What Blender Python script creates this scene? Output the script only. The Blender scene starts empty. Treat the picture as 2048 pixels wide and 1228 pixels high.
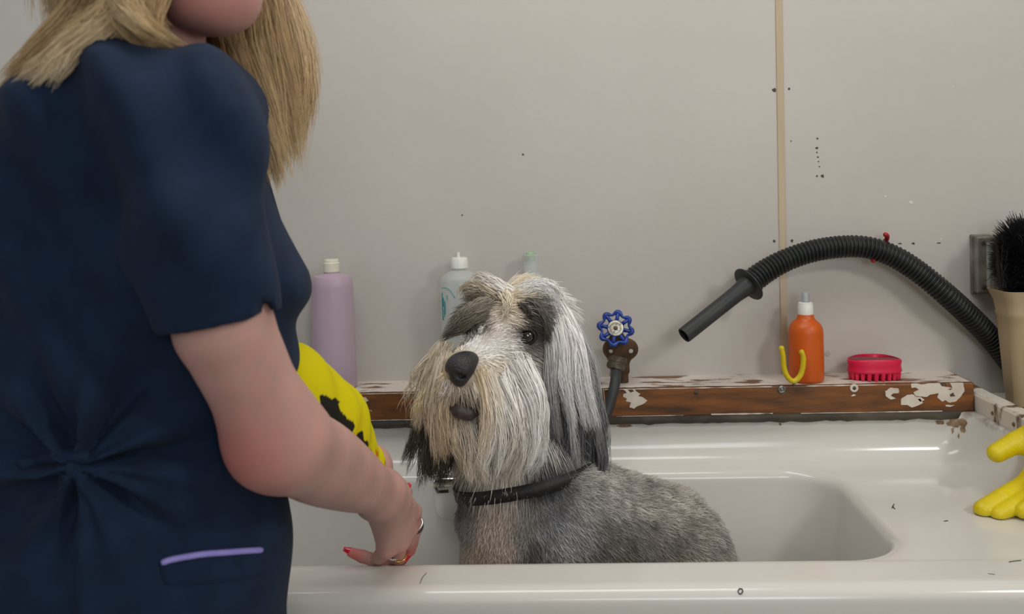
import bpy, bmesh, math, random
import numpy as np
from mathutils import Vector, Matrix, noise as mnoise
from mathutils.geometry import tessellate_polygon

random.seed(7); rng = np.random.default_rng(7)
SC = bpy.context.scene
COL = SC.collection
R = math.radians

# ------------------------------------------------------------------ camera
F_PX, PX, PY = 1800.0, 1024.0, 413.0          # focal length and optical centre, in photo pixels (2048 x 1228)
CAM = np.array([0.0, 0.0, 1.29])
YAW, PITCH, ROLL = 2.1, 2.0, -1.5
MROT = Matrix.Rotation(R(YAW), 3, 'Z') @ Matrix.Rotation(R(90 - PITCH), 3, 'X') @ Matrix.Rotation(R(ROLL), 3, 'Z')
NROT = np.array(MROT)
cam_data = bpy.data.cameras.new('camera')
cam = bpy.data.objects.new('camera', cam_data); COL.objects.link(cam)
cam.matrix_world = Matrix.Translation(CAM.tolist()) @ MROT.to_4x4()
cam_data.sensor_fit = 'HORIZONTAL'; cam_data.sensor_width = 36.0
cam_data.lens = F_PX / 2048.0 * 36.0
cam_data.shift_y = -(614.0 - PY) / 2048.0     # the photograph is the lower part of a taller frame
cam_data.clip_start = 0.02
cam_data.dof.use_dof = True; cam_data.dof.focus_distance = 1.45; cam_data.dof.aperture_fstop = 5.6
SC.camera = cam

# ------------------------------------------------------------------ world, lights, exposure
world = bpy.data.worlds.new('world'); SC.world = world; world.use_nodes = True
world.node_tree.nodes['Background'].inputs[0].default_value = (0.55, 0.65, 0.8, 1)
world.node_tree.nodes['Background'].inputs[1].default_value = 0.15

def area(name, loc, target, sx, sy, energy, color):
    l = bpy.data.lights.new(name, 'AREA'); l.shape = 'RECTANGLE'; l.size = sx; l.size_y = sy
    l.energy = energy; l.color = color
    o = bpy.data.objects.new(name, l); COL.objects.link(o); o.location = loc
    o.rotation_euler = (Vector(target) - Vector(loc)).to_track_quat('-Z', 'Y').to_euler()
    return o
# lamp right of the tub, ceiling tubes over the room, an added frontal fill behind the camera, daylight from a window on the left
area('lamp_by_tub', (1.45, 0.10, 2.15), (0.0, 1.45, 0.8), 0.26, 0.26, 11, (1.0, 0.97, 0.92))
area('ceiling_tube', (-0.10, 1.00, 2.44), (-0.10, 1.00, 0), 1.4, 0.4, 14, (1.0, 0.98, 0.95))
area('front_fill', (0.60, -1.72, 1.80), (0.1, 1.3, 0.9), 1.2, 1.0, 28, (0.94, 0.96, 1.0))
area('window_left', (-1.87, 0.1, 1.6), (-0.8, 1.5, 1.2), 0.8, 1.0, 4.5, (0.55, 0.74, 1.0))
SC.view_settings.view_transform = 'Standard'; SC.view_settings.look = 'None'
SC.view_settings.gamma = 1.0; SC.view_settings.use_curve_mapping = False
SC.view_settings.exposure = -0.35
if hasattr(SC, 'cycles'): SC.cycles.max_bounces = 7; SC.cycles.transparent_max_bounces = 8

# ------------------------------------------------------------------ helpers: pixels to places
def ray(px, py):
    return NROT @ np.array([(px - PX) / F_PX, -(py - PY) / F_PX, -1.0])
def P(px, py, D):                              # the point at depth y = D seen at a photo pixel
    d = ray(px, py); return CAM + d * (D / d[1])
def PZ(px, py, z):
    d = ray(px, py); return CAM + d * ((z - CAM[2]) / d[2])
def proj(p):                                   # world points (N,3) -> photo pixels
    q = (np.asarray(p, float) - CAM) @ NROT
    return np.stack([PX + F_PX * q[..., 0] / -q[..., 2], PY - F_PX * q[..., 1] / -q[..., 2]], -1)
def lin(c):
    c = np.asarray(c, float) / 255.0
    return np.where(c <= 0.04045, c / 12.92, ((c + 0.055) / 1.055) ** 2.4)
def L4(c): return (*[float(v) for v in lin(c)], 1.0)

# ------------------------------------------------------------------ helpers: materials
def mat(name, c1, rough=0.5, c2=None, scale=8.0, bump=0.0, bscale=60.0, metal=0.0, spec=0.5, trans=0.0, sss=0.0,
        stretch=(1, 1, 1), lo=0.35, hi=0.65, coat=0.0, attr=None, alpha=1.0, sheen=0.0):
    m = bpy.data.materials.new(name); m.use_nodes = True
    nt = m.node_tree; b = nt.nodes['Principled BSDF']
    b.inputs['Base Color'].default_value = L4(c1); b.inputs['Roughness'].default_value = rough
    b.inputs['Metallic'].default_value = metal; b.inputs['Specular IOR Level'].default_value = spec
    b.inputs['Transmission Weight'].default_value = trans; b.inputs['Coat Weight'].default_value = coat
    b.inputs['Alpha'].default_value = alpha; b.inputs['Sheen Weight'].default_value = sheen
    if sss:
        b.inputs['Subsurface Weight'].default_value = sss; b.inputs['Subsurface Radius'].default_value = (0.012, 0.006, 0.004)
        b.inputs['Subsurface Scale'].default_value = 0.6
    tc = nt.nodes.new('ShaderNodeTexCoord'); mp = nt.nodes.new('ShaderNodeMapping')
    mp.inputs['Scale'].default_value = stretch
    nt.links.new(tc.outputs['Object'], mp.inputs['Vector'])
    src = None
    if attr:
        a = nt.nodes.new('ShaderNodeAttribute'); a.attribute_name = attr; src = a.outputs['Color']
        nt.links.new(src, b.inputs['Base Color'])
    if c2 is not None:
        n = nt.nodes.new('ShaderNodeTexNoise'); n.inputs['Scale'].default_value = scale; n.inputs['Detail'].default_value = 6
        nt.links.new(mp.outputs[0], n.inputs['Vector'])
        r = nt.nodes.new('ShaderNodeValToRGB')
        r.color_ramp.elements[0].position = lo; r.color_ramp.elements[1].position = hi
        r.color_ramp.elements[0].color = L4(c1); r.color_ramp.elements[1].color = L4(c2)
        nt.links.new(n.outputs['Fac'], r.inputs['Fac']); nt.links.new(r.outputs['Color'], b.inputs['Base Color'])
    if bump:
        n2 = nt.nodes.new('ShaderNodeTexNoise'); n2.inputs['Scale'].default_value = bscale; n2.inputs['Detail'].default_value = 4
        nt.links.new(mp.outputs[0], n2.inputs['Vector'])
        bp = nt.nodes.new('ShaderNodeBump'); bp.inputs['Strength'].default_value = bump; bp.inputs['Distance'].default_value = 0.002
        nt.links.new(n2.outputs['Fac'], bp.inputs['Height']); nt.links.new(bp.outputs['Normal'], b.inputs['Normal'])
    return m

# ------------------------------------------------------------------ helpers: objects
def tag(o, label=None, cat=None, group=None, kind=None):
    if label: o['label'] = label
    if cat: o['category'] = cat
    if group: o['group'] = group
    if kind: o['kind'] = kind
    return o
def thing(name, label, cat, loc):
    o = bpy.data.objects.new(name, None); COL.objects.link(o)
    o.location = [float(v) for v in loc]; o.empty_display_size = 0.05
    return tag(o, label, cat)
def _link(o, m, parent):
    if m is not None: o.data.materials.append(m)
    COL.objects.link(o)
    if parent is not None:
        o.parent = parent            # vertices are in world space: a part undoes its Empty's offset, a sub-part's parent sits at the origin
        if parent.type == 'EMPTY': o.matrix_parent_inverse = Matrix.Translation(parent.location).inverted()
    return o
def pyd(name, verts, faces, m, parent=None, smooth=True, col=None):
    me = bpy.data.meshes.new(name); me.from_pydata([tuple(map(float, v)) for v in verts], [], [tuple(map(int, f)) for f in faces]); me.update()
    if smooth: me.polygons.foreach_set('use_smooth', [True] * len(me.polygons))
    if col is not None: set_col(me, col)
    return _link(bpy.data.objects.new(name, me), m, parent)
def bmo(name, bm, m, parent=None, smooth=False):
    bmesh.ops.recalc_face_normals(bm, faces=bm.faces)
    me = bpy.data.meshes.new(name); bm.to_mesh(me); bm.free()
    if smooth: me.polygons.foreach_set('use_smooth', [True] * len(me.polygons))
    return _link(bpy.data.objects.new(name, me), m, parent)
def set_col(me, col):
    a = me.attributes.new('col', 'FLOAT_COLOR', 'POINT')
    c = np.ones((len(col), 4), np.float32); c[:, :3] = col
    a.data.foreach_set('color', c.ravel())
def box(bm, lo, hi, bev=0.0, seg=2):
    r = bmesh.ops.create_cube(bm, size=1.0)
    lo = np.array(lo, float); hi = np.array(hi, float)
    for v in r['verts']: v.co = Vector(((lo + hi) / 2 + np.array(v.co) * (hi - lo)).tolist())
    if bev:
        es = list({e for v in r['verts'] for e in v.link_edges})
        bmesh.ops.bevel(bm, geom=es, offset=bev, segments=seg, profile=0.5, affect='EDGES')
def boxo(name, lo, hi, m, parent=None, bev=0.0, smooth=False):
    bm = bmesh.new(); box(bm, lo, hi, bev); return bmo(name, bm, m, parent, smooth)
def spline(pts, n):                            # Catmull-Rom through the points
    pts = np.asarray(pts, float)
    if len(pts) == 2: return pts[0] + (pts[1] - pts[0]) * np.linspace(0, 1, n)[:, None]
    p = np.vstack([2 * pts[0] - pts[1], pts, 2 * pts[-1] - pts[-2]])
    seg = np.linalg.norm(np.diff(pts, axis=0), axis=1); cum = np.r_[0, np.cumsum(seg)]
    u = np.linspace(0, cum[-1], n); i = np.clip(np.searchsorted(cum, u, 'right') - 1, 0, len(seg) - 1)
    t = ((u - cum[i]) / seg[i])[:, None]
    a, b, c, d = p[i], p[i + 1], p[i + 2], p[i + 3]
    return 0.5 * (2 * b + (c - a) * t + (2 * a - 5 * b + 4 * c - d) * t ** 2 + (3 * b - a - 3 * c + d) * t ** 3)
def tube_geo(path, rad, sides=14, caps=True, closed=False):
    path = np.asarray(path, float); n = len(path); rad = np.broadcast_to(np.asarray(rad, float), (n,))
    tan = np.gradient(path, axis=0)
    if closed: tan = np.roll(path, -1, 0) - np.roll(path, 1, 0)
    tan /= np.linalg.norm(tan, axis=1)[:, None] + 1e-12
    ref = np.array([0, 0, 1.0]) if abs(tan[0, 2]) < 0.9 else np.array([0, 1.0, 0])
    u = np.cross(tan[0], ref); u /= np.linalg.norm(u)
    V = []; ang = np.linspace(0, 2 * np.pi, sides, endpoint=False)
    for k in range(n):
        u = u - tan[k] * (u @ tan[k]); u /= np.linalg.norm(u); w = np.cross(tan[k], u)
        V.append(path[k] + rad[k] * (np.cos(ang)[:, None] * u + np.sin(ang)[:, None] * w))
    V = np.concatenate(V); Fc = []
    for k in range(n if closed else n - 1):
        a, b = k * sides, ((k + 1) % n) * sides
        for j in range(sides):
            j2 = (j + 1) % sides; Fc.append((a + j, a + j2, b + j2, b + j))
    if caps and not closed:
        Fc.append(tuple(range(sides))[::-1]); Fc.append(tuple((n - 1) * sides + j for j in range(sides)))
    return V, Fc
def tube(name, path, rad, m, parent=None, sides=14, caps=True, closed=False):
    V, Fc = tube_geo(path, rad, sides, caps, closed); return pyd(name, V, Fc, m, parent)
def join_geo(parts):
    V = []; Fc = []; o = 0
    for v, f in parts:
        V.append(np.asarray(v, float)); Fc += [tuple(i + o for i in q) for q in f]; o += len(v)
    return np.concatenate(V), Fc
def lathe_geo(prof, base, axis=(0, 0, 1), sides=40, sx=1.0, sy=1.0):
    ax = np.array(axis, float); ax /= np.linalg.norm(ax)
    u = np.cross(ax, [0, 1.0, 0] if abs(ax[1]) < 0.9 else [1.0, 0, 0]); u /= np.linalg.norm(u); w = np.cross(ax, u)
    ang = np.linspace(0, 2 * np.pi, sides, endpoint=False); V = []; Fc = []
    for r, h in prof:
        V.append(np.array(base) + ax * h + r * (np.cos(ang)[:, None] * u * sx + np.sin(ang)[:, None] * w * sy))
    n = len(prof)
    for k in range(n - 1):
        for j in range(sides):
            j2 = (j + 1) % sides; Fc.append((k * sides + j, k * sides + j2, (k + 1) * sides + j2, (k + 1) * sides + j))
    Fc.append(tuple(range(sides))[::-1]); Fc.append(tuple((n - 1) * sides + j for j in range(sides)))
    return np.concatenate(V), Fc
def lathe(name, prof, base, m, parent=None, **k):
    V, Fc = lathe_geo(prof, base, **k); o = pyd(name, V, Fc, m, parent)
    sharp(o); return o
def sharp(o, ang=40):
    me = o.data
    if hasattr(me, 'set_sharp_from_angle'): me.set_sharp_from_angle(angle=R(ang))

# ------------------------------------------------------------------ helpers: smooth solid modelling (signed distances + surface nets)
def nrm(x): return np.sqrt(np.einsum('ij,ij->i', x, x))
def rc(a, b, r1, r2=None):
    a = np.asarray(a, float); b = np.asarray(b, float); r2 = r1 if r2 is None else r2; ba = b - a; L = ba @ ba + 1e-12
    def f(p):
        h = np.clip((p - a) @ ba / L, 0, 1); return nrm(p - a - h[:, None] * ba) - (r1 + (r2 - r1) * h)
    return f
def el(c, r, M=None):
    c = np.asarray(c, float); r = np.asarray(r, float)
    def f(p):
        q = p - c
        if M is not None: q = q @ M
        n = nrm(q / r); m = nrm(q / (r * r)) + 1e-9
        return n * (n - 1) / m
    return f
def rbox(lo, hi, r):
    lo = np.array(lo, float); hi = np.array(hi, float); c = (lo + hi) / 2; h = (hi - lo) / 2 - r
    def f(p):
        q = np.abs(p - c) - h
        return nrm(np.maximum(q, 0)) + np.minimum(np.maximum(np.maximum(q[:, 0], q[:, 1]), q[:, 2]), 0) - r
    return f
def smin(a, b, k):
    h = np.maximum(k - np.abs(a - b), 0) / k; return np.minimum(a, b) - h * h * k / 4
def smax(a, b, k): return -smin(-a, -b, k)
def union(items):
    def f(p):
        d = None
        for g, k in items:
            e = g(p); d = e if d is None else (smin(d, e, k) if k else np.minimum(d, e))
        return d
    return f
def chain(pts, rads, k):
    return [(rc(pts[i], pts[i + 1], rads[i], rads[i + 1]), k) for i in range(len(pts) - 1)]
def sweep(pts, rads, n, k=.002):              # a limb whose thickness changes smoothly along its length
    q = spline([np.r_[p, r] for p, r in zip(pts, rads)], n); return chain(q[:, :3], q[:, 3], k)
def mesh_sdf(fn, lo, hi, h, bs=12, slack=1.5, project=1):
    lo = np.array(lo, float); hi = np.array(hi, float)
    nb = np.ceil((hi - lo) / (h * bs)).astype(int); n = nb * bs
    bi = np.stack(np.meshgrid(*[np.arange(k) for k in nb], indexing='ij'), -1).reshape(-1, 3)
    cen = lo + (bi * bs + (bs - 1) / 2) * h
    d = fn(cen); act = np.abs(d) < bs * h * 0.87 * slack
    Fg = np.empty(n, np.float32)
    Fb = Fg.reshape(nb[0], bs, nb[1], bs, nb[2], bs)
    Fb[:] = np.where(d < 0, -1, 1).reshape(nb)[:, None, :, None, :, None]
    loc = np.stack(np.meshgrid(*[np.arange(bs)] * 3, indexing='ij'), -1).reshape(-1, 3)
    A = bi[act]
    for s in range(0, len(A), 150):
        a = A[s:s + 150]; p = (lo + (a[:, None, :] * bs + loc[None]) * h).reshape(-1, 3)
        v = fn(p).reshape(len(a), bs, bs, bs)
        for q, bb in enumerate(a): Fb[bb[0], :, bb[1], :, bb[2], :] = v[q]
    S = Fg < 0
    c = [S[i:n[0] - 1 + i, j:n[1] - 1 + j, k:n[2] - 1 + k] for i in (0, 1) for j in (0, 1) for k in (0, 1)]
    cnt = sum(x.astype(np.int8) for x in c); mask = (cnt > 0) & (cnt < 8)
    ids = np.full(mask.shape, -1, np.int64); cells = np.argwhere(mask); ids[mask] = np.arange(len(cells))
    acc = np.zeros((len(cells), 3)); num = np.zeros(len(cells))
    corners = np.array([(i, j, k) for i in (0, 1) for j in (0, 1) for k in (0, 1)])
    vals = [Fg[cells[:, 0] + o[0], cells[:, 1] + o[1], cells[:, 2] + o[2]] for o in corners]
    for x in range(8):
        for y in range(x + 1, 8):
            if np.abs(corners[x] - corners[y]).sum() != 1: continue
            a, b = vals[x], vals[y]; cr = (a < 0) != (b < 0)
            t = np.where(cr, a / np.where(cr, a - b, 1), 0)[:, None]
            acc += np.where(cr[:, None], corners[x] + t * (corners[y] - corners[x]), 0); num += cr
    V = lo + (cells + acc / num[:, None]) * h
    Fc = []
    for ax in range(3):
        b, cx = [(1, 2), (2, 0), (0, 1)][ax]
        s0 = [slice(None)] * 3; s1 = [slice(None)] * 3
        s0[ax] = slice(0, n[ax] - 1); s1[ax] = slice(1, n[ax])
        diff = S[tuple(s0)] != S[tuple(s1)]
        e = np.argwhere(diff); e = e[(e[:, b] > 0) & (e[:, cx] > 0) & (e[:, b] < n[b] - 1) & (e[:, cx] < n[cx] - 1)]
        db = np.zeros(3, int); db[b] = 1; dc = np.zeros(3, int); dc[cx] = 1
        q = [ids[tuple((e - o).T)] for o in (db + dc, dc, 0 * db, db)]
        Q = np.stack(q, 1); flip = S[tuple(e.T)]
        Q = np.where(flip[:, None], Q, Q[:, ::-1]); Fc.append(Q[(Q >= 0).all(1)])
    Fc = np.concatenate(Fc)
    for _ in range(project):
        dd = fn(V); g = grad(fn, V, h * 0.5)
        V = V - np.clip(dd, -h, h)[:, None] * g * 0.8
    return V, Fc
def grad(fn, p, e=0.002):
    g = np.stack([fn(p + np.array(o) * e) - fn(p - np.array(o) * e) for o in ((1, 0, 0), (0, 1, 0), (0, 0, 1))], 1)
    return g / (np.linalg.norm(g, axis=1)[:, None] + 1e-9)
def fast_mesh(name, V, Fc, m, parent=None, col=None):
    me = bpy.data.meshes.new(name); Fc = np.asarray(Fc)
    me.vertices.add(len(V)); me.vertices.foreach_set('co', V.astype(np.float32).ravel())
    me.loops.add(Fc.size); me.loops.foreach_set('vertex_index', Fc.astype(np.int32).ravel())
    me.polygons.add(len(Fc)); me.polygons.foreach_set('loop_start', np.arange(0, Fc.size, 4, dtype=np.int32))
    me.update(calc_edges=True); me.validate()
    me.polygons.foreach_set('use_smooth', [True] * len(me.polygons))
    if col is not None: set_col(me, col)
    return _link(bpy.data.objects.new(name, me), m, parent)
def march(px, py, fn, t0=0.4, t1=2.2):         # first surface point along a viewing ray
    d = ray(px, py); d = d / np.linalg.norm(d); t = t0
    for _ in range(200):
        s = fn((CAM + d * t)[None])[0]
        if s < 0.0004: break
        t += max(s * 0.6, 0.0004)
        if t > t1: return None
    return CAM + d * t

# ------------------------------------------------------------------ helpers: hair strands
def strands(name, pts, rad, col, m, parent):   # pts (N,K,3), rad (K,), col (N,3) or (N,K,3)
    N, K, _ = pts.shape
    hc = bpy.data.hair_curves.new(name); hc.add_curves([K] * N)
    hc.attributes['position'].data.foreach_set('vector', pts.astype(np.float32).ravel()) if 'position' in hc.attributes else None
    ra = hc.attributes.get('radius') or hc.attributes.new('radius', 'FLOAT', 'POINT')
    ra.data.foreach_set('value', np.ascontiguousarray(np.broadcast_to(np.asarray(rad, np.float32), (N, K))).ravel())
    ca = hc.attributes.new('col', 'FLOAT_COLOR', 'POINT')
    c = np.ones((N, K, 4), np.float32); c[..., :3] = col if np.ndim(col) == 3 else np.asarray(col)[:, None, :]
    ca.data.foreach_set('color', c.ravel())
    hc.update_tag()
    return _link(bpy.data.objects.new(name, hc), m, parent)
def lock(guide, n, r0, r1, c0, c1, K=14, clumps=6, wave=0.003, var=0.12, lenvar=0.25, flat=None, freq=1.0):
    """n strands around a guide polyline; they gather into clumps towards the tip. colours in sRGB 0-255"""
    G = spline(guide, K); t = np.linspace(0, 1, K)
    cl = rng.normal(size=(clumps, 3)); ci = rng.integers(0, clumps, n); own = rng.normal(size=(n, 3))
    own /= np.linalg.norm(own, axis=1)[:, None]; own *= rng.random((n, 1)) ** 0.5
    cl /= np.linalg.norm(cl, axis=1)[:, None]; cl *= (0.35 + 0.65 * rng.random((clumps, 1)))
    if flat is not None:
        fl = np.asarray(flat, float); own = own - 0.75 * (own @ fl)[:, None] * fl; cl = cl - 0.75 * (cl @ fl)[:, None] * fl
    w = (t ** 1.2)[None, :, None]
    off = own[:, None] * (1 - 0.75 * w) * (r0 * (1 - t) + r1 * t)[None, :, None] + cl[ci][:, None] * w * r1
    ph = rng.random((n, 3)) * 6.28 + ci[:, None] * 2.1; fr = (4 + 5 * rng.random((n, 1))) * freq
    wav = wave * np.sin(fr[:, :, None] * t[None, :, None] * 1.6 + ph[:, None, :]) * t[None, :, None]
    ln = 1 - lenvar * rng.random(n)
    # shorten by resampling along the guide
    tt = t[None] * ln[:, None]; i = np.clip((tt * (K - 1)).astype(int), 0, K - 2); fx = tt * (K - 1) - i
    base = G[i] * (1 - fx[..., None]) + G[i + 1] * fx[..., None]
    pts = base + off + wav
    cv = 1 + var * rng.normal(size=(n, 1, 1)) + 0.5 * var * rng.normal(size=(clumps,))[ci][:, None, None]
    col = (lin(c0) * (1 - t)[:, None] + lin(c1) * t[:, None])[None] * np.clip(cv, 0.35, 1.8)
    return pts, col

# ================================================================== the room
WALL = 1.713; DECK = 0.757; RIM = 0.764
M_wall = mat('painted_wall', (197, 193, 186), 0.42, (190, 185, 178), 3.0, bump=0.12, bscale=90, lo=0.3, hi=0.7, spec=0.4)
M_wall2 = mat('painted_wall_side', (222, 219, 212), 0.6, (214, 211, 204), 3.0)
M_ceil = mat('ceiling_paint', (226, 224, 219), 0.8, (220, 218, 213), 4.0)
M_floor = mat('vinyl_floor', (172, 168, 160), 0.5, (156, 152, 146), 6.0)
X0, X1, Y0, ZC = -1.95, 1.75, -1.8, 2.5
def struct(name, lo, hi, m): return tag(boxo(name, lo, hi, m), kind='structure')
struct('wall_back', (X0 - .1, WALL, 0), (X1 + .1, WALL + .08, ZC), M_wall)
struct('wall_left', (X0 - .08, Y0, 0), (X0, WALL, ZC), M_wall2)
struct('wall_right', (X1, Y0, 0), (X1 + .08, WALL, ZC), M_wall2)
struct('wall_front', (X0 - .1, Y0 - .08, 0), (X1 + .1, Y0, ZC), M_wall2)
struct('floor', (X0 - .1, Y0 - .1, -.06), (X1 + .1, WALL + .1, 0), M_floor)
struct('ceiling', (X0 - .1, Y0 - .1, ZC), (X1 + .1, WALL + .1, ZC + .06), M_ceil)
M_trim = mat('seam_strip_paint', (196, 180, 152), 0.55, (186, 168, 138), 6.0, stretch=(8, 8, 0.6))
xs = P(1562, 300, WALL)[0]
tag(boxo('trim_1', (xs - .0065, WALL - .0025, 0.90), (xs + .0065, WALL + .001, ZC), M_trim, bev=.001), kind='structure')

# small marks on the wall: nail holes, rusty specks, paint chips
M_hole = mat('nail_hole', (62, 48, 44), 0.8, (96, 78, 66), 300)
M_chip = mat('paint_chip', (228, 226, 222), 0.6, (214, 210, 204), 200)
wallmarks = thing('wall_mark', 'small nail holes, rust specks and paint chips scattered on the back wall', 'marks', P(1640, 300, WALL))
def blot(cx, cy, rpx, m, D=WALL - .0006, sx=1.0, n=9):
    a = np.linspace(0, 2 * np.pi, n, endpoint=False); rr = rpx * (0.65 + 0.6 * rng.random(n))
    V = [P(cx + sx * r * math.cos(t), cy + r * math.sin(t), D) for t, r in zip(a, rr)]
    return V, [tuple(range(n))]
def blots(name, lst, m, parent):
    V, Fc = join_geo([blot(*q[:3], m, sx=(q[3] if len(q) > 3 else 1.0)) for q in lst])
    return pyd(name, V, Fc, m, parent, smooth=False)
HOLES = [(1548, 180, 4), (1578, 178, 2.5), (1582, 282, 2, .6), (1548, 482, 3), (1584, 482, 3), (1635, 277, 2), (1634, 296, 2.2, 1.4), (1634, 305, 1.8),
         (1636, 314, 1.8), (1637, 323, 1.4), (1639, 333, 1.6), (1645, 352, 3.2), (1634, 352, 2), (1827, 487, 2.2, 1.5), (1878, 486, 1.4, 3), (1800, 487, 1.2, 3), (1046, 309, 2), (924, 430, 1.6)]
for q in HOLES:
    blots('nail_hole', [q], M_hole, wallmarks)
blots('scuff', [(1655, 708, 5, 1.2)], mat('wall_scuff', (168, 158, 148), .6, (186, 178, 168), 200), wallmarks)
for q in [(1822, 405, 4), (1770, 392, 2.5), (1882, 478, 2.5), (1905, 172, 1.5)]:
    blots('paint_chip', [q], M_chip, wallmarks)

# ================================================================== bathtub
M_enamel = mat('white_enamel', (224, 222, 216), 0.16, (219, 216, 208), 2.5, spec=0.5, lo=0.3, hi=0.8)
def grime(m, zc, width, col, scale=38, xr=None):       # old dirt that clings to the seam under the ledge
    nt = m.node_tree; b = nt.nodes['Principled BSDF']; src = b.inputs['Base Color'].links[0].from_socket
    tc = nt.nodes.new('ShaderNodeTexCoord'); sp = nt.nodes.new('ShaderNodeSeparateXYZ'); nt.links.new(tc.outputs['Object'], sp.inputs[0])
    nz = nt.nodes.new('ShaderNodeTexNoise'); nz.inputs['Scale'].default_value = scale; nz.inputs['Detail'].default_value = 5
    nt.links.new(tc.outputs['Object'], nz.inputs['Vector'])
    ma = nt.nodes.new('ShaderNodeMath'); ma.operation = 'MULTIPLY_ADD'; ma.inputs[1].default_value = 0.05; nt.links.new(nz.outputs['Fac'], ma.inputs[0]); nt.links.new(sp.outputs['Z'], ma.inputs[2])
    mr = nt.nodes.new('ShaderNodeMapRange'); mr.inputs['From Min'].default_value = zc; mr.inputs['From Max'].default_value = zc + width
    nt.links.new(ma.outputs[0], mr.inputs['Value'])
    mx = nt.nodes.new('ShaderNodeMix'); mx.data_type = 'RGBA'; mx.inputs[7].default_value = L4(col)
    nt.links.new(mr.outputs[0], mx.inputs[0]); nt.links.new(src, mx.inputs[6]); nt.links.new(mx.outputs[2], b.inputs['Base Color'])
grime(M_enamel, 0.858, 0.020, (120, 104, 80))
BX1 = 0.487
def basin(p):
    taper = np.clip((0.757 - p[:, 2]) / 0.32, 0, 1)
    q = p.copy(); cx, cy = (-0.92 + BX1) / 2, (1.228 + 1.585) / 2
    sx = 1 - 0.07 * taper; sy = 1 - 0.10 * taper
    q[:, 0] = cx + (p[:, 0] - cx) / sx; q[:, 1] = cy + (p[:, 1] - cy) / sy
    hx, hy, r = (BX1 + 0.92) / 2, (1.585 - 1.228) / 2, 0.085
    ax = np.abs(q[:, 0] - cx) - hx + r; ay = np.abs(q[:, 1] - cy) - hy + r
    d = np.sqrt(np.maximum(ax, 0) ** 2 + np.maximum(ay, 0) ** 2) + np.minimum(np.maximum(ax, ay), 0) - r
    return smax(d, 0.452 - p[:, 2], 0.08)
_t_body = rbox((-1.02, 1.118, 0.06), (0.80, 1.66, RIM), 0.022)
_t_back = rbox((-1.02, 1.634, 0.5), (0.80, 1.668, 0.852), 0.006)
_t_right = rbox((0.752, 1.14, 0.5), (0.80, 1.668, 0.848), 0.008)
_t_lim = rbox((-1.02, 1.118, 0.06), (0.80, 1.668, 0.8465), 0.02)
_t_recess = rbox((-0.97, 1.205, DECK), (0.90, 1.80, 1.2), 0.006)
def tub_sdf(p):
    d = smax(_t_body(p), -_t_recess(p), 0.008)
    d = smin(d, _t_back(p), 0.055); d = smin(d, _t_right(p), 0.06)
    d = smax(d, -basin(p), 0.018)
    return smax(d, _t_lim(p), 0.004)
tub = thing('bathtub', 'white enamel bathtub with a raised back splash, dog sitting in it', 'bathtub', (0, 1.4, 0))
V, Fc = mesh_sdf(tub_sdf, (-1.06, 1.09, 0.03), (0.84, 1.70, 0.88), 0.005)
fast_mesh('tub_shell', V, Fc, M_enamel, tub)
M_chrome = mat('chrome', (200, 198, 192), 0.12, metal=1.0)
M_chrome2 = mat('dull_chrome', (150, 146, 138), 0.28, (110, 106, 98), 40, metal=1.0)
# overflow fitting on the tub's far wall: moulded boss with a chrome bar and a bit of ball chain
ofx = P(902, 985, 1.56)
boss = union([(rc(P(893, 980, 1.583), P(916, 978, 1.583), 0.022), 0), (rc(P(893, 1018, 1.578), P(914, 1017, 1.578), 0.018), 0.03), (rc(P(880, 962, 1.568), P(928, 961, 1.568), 0.012), 0.02)])
V, Fc = mesh_sdf(boss, ofx - .08, ofx + .08, 0.003)
fitting = fast_mesh('overflow_fitting', V, Fc, M_enamel, tub)
lathe('overflow_bar', [(0.0, 0), (0.009, 0), (0.010, .002), (0.010, .056), (0.009, .058), (0, .058)], P(868, 963, 1.535), M_chrome, fitting, axis=(1, 0, 0), sides=24)
tube('overflow_lip', [P(869, 972, 1.54), P(876, 984, 1.54), P(897, 982, 1.54)], 0.003, M_chrome2, fitting, sides=8)
cp = [P(928, 946, 1.53), P(933, 950, 1.53), P(930, 955, 1.53), P(926, 952, 1.53), P(927, 958, 1.53), P(933, 959, 1.53)]
tube('ball_chain', spline(cp, 24), 0.0011 * (1 + .35 * np.sin(np.arange(24) * 2.1)), M_chrome2, fitting, sides=8)
# grimy sealant band between splash and ledge
M_caulk = mat('grimy_caulk', (62, 56, 48), 0.8, (98, 90, 78), 30, bump=.6, bscale=120, lo=.35, hi=.7, stretch=(.5, 1, 1))
Vc = []; nC = 140
for i in range(nC):
    x = -1.0 + 1.762 * i / (nC - 1)
    j = 0.0018 * mnoise.noise((x * 25, 0, 3)) + 0.0012 * mnoise.noise((x * 70, 1, 3))
    Vc += [(x, 1.623, 0.848), (x, 1.6215 + j, 0.842), (x, 1.6245, 0.8325 + 1.6 * j), (x, 1.637, 0.831 + 1.6 * j)]
pyd('caulk_band', Vc, [(i * 4 + k, i * 4 + k + 1, i * 4 + k + 5, i * 4 + k + 4) for i in range(nC - 1) for k in range(3)], M_caulk, tub)
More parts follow.
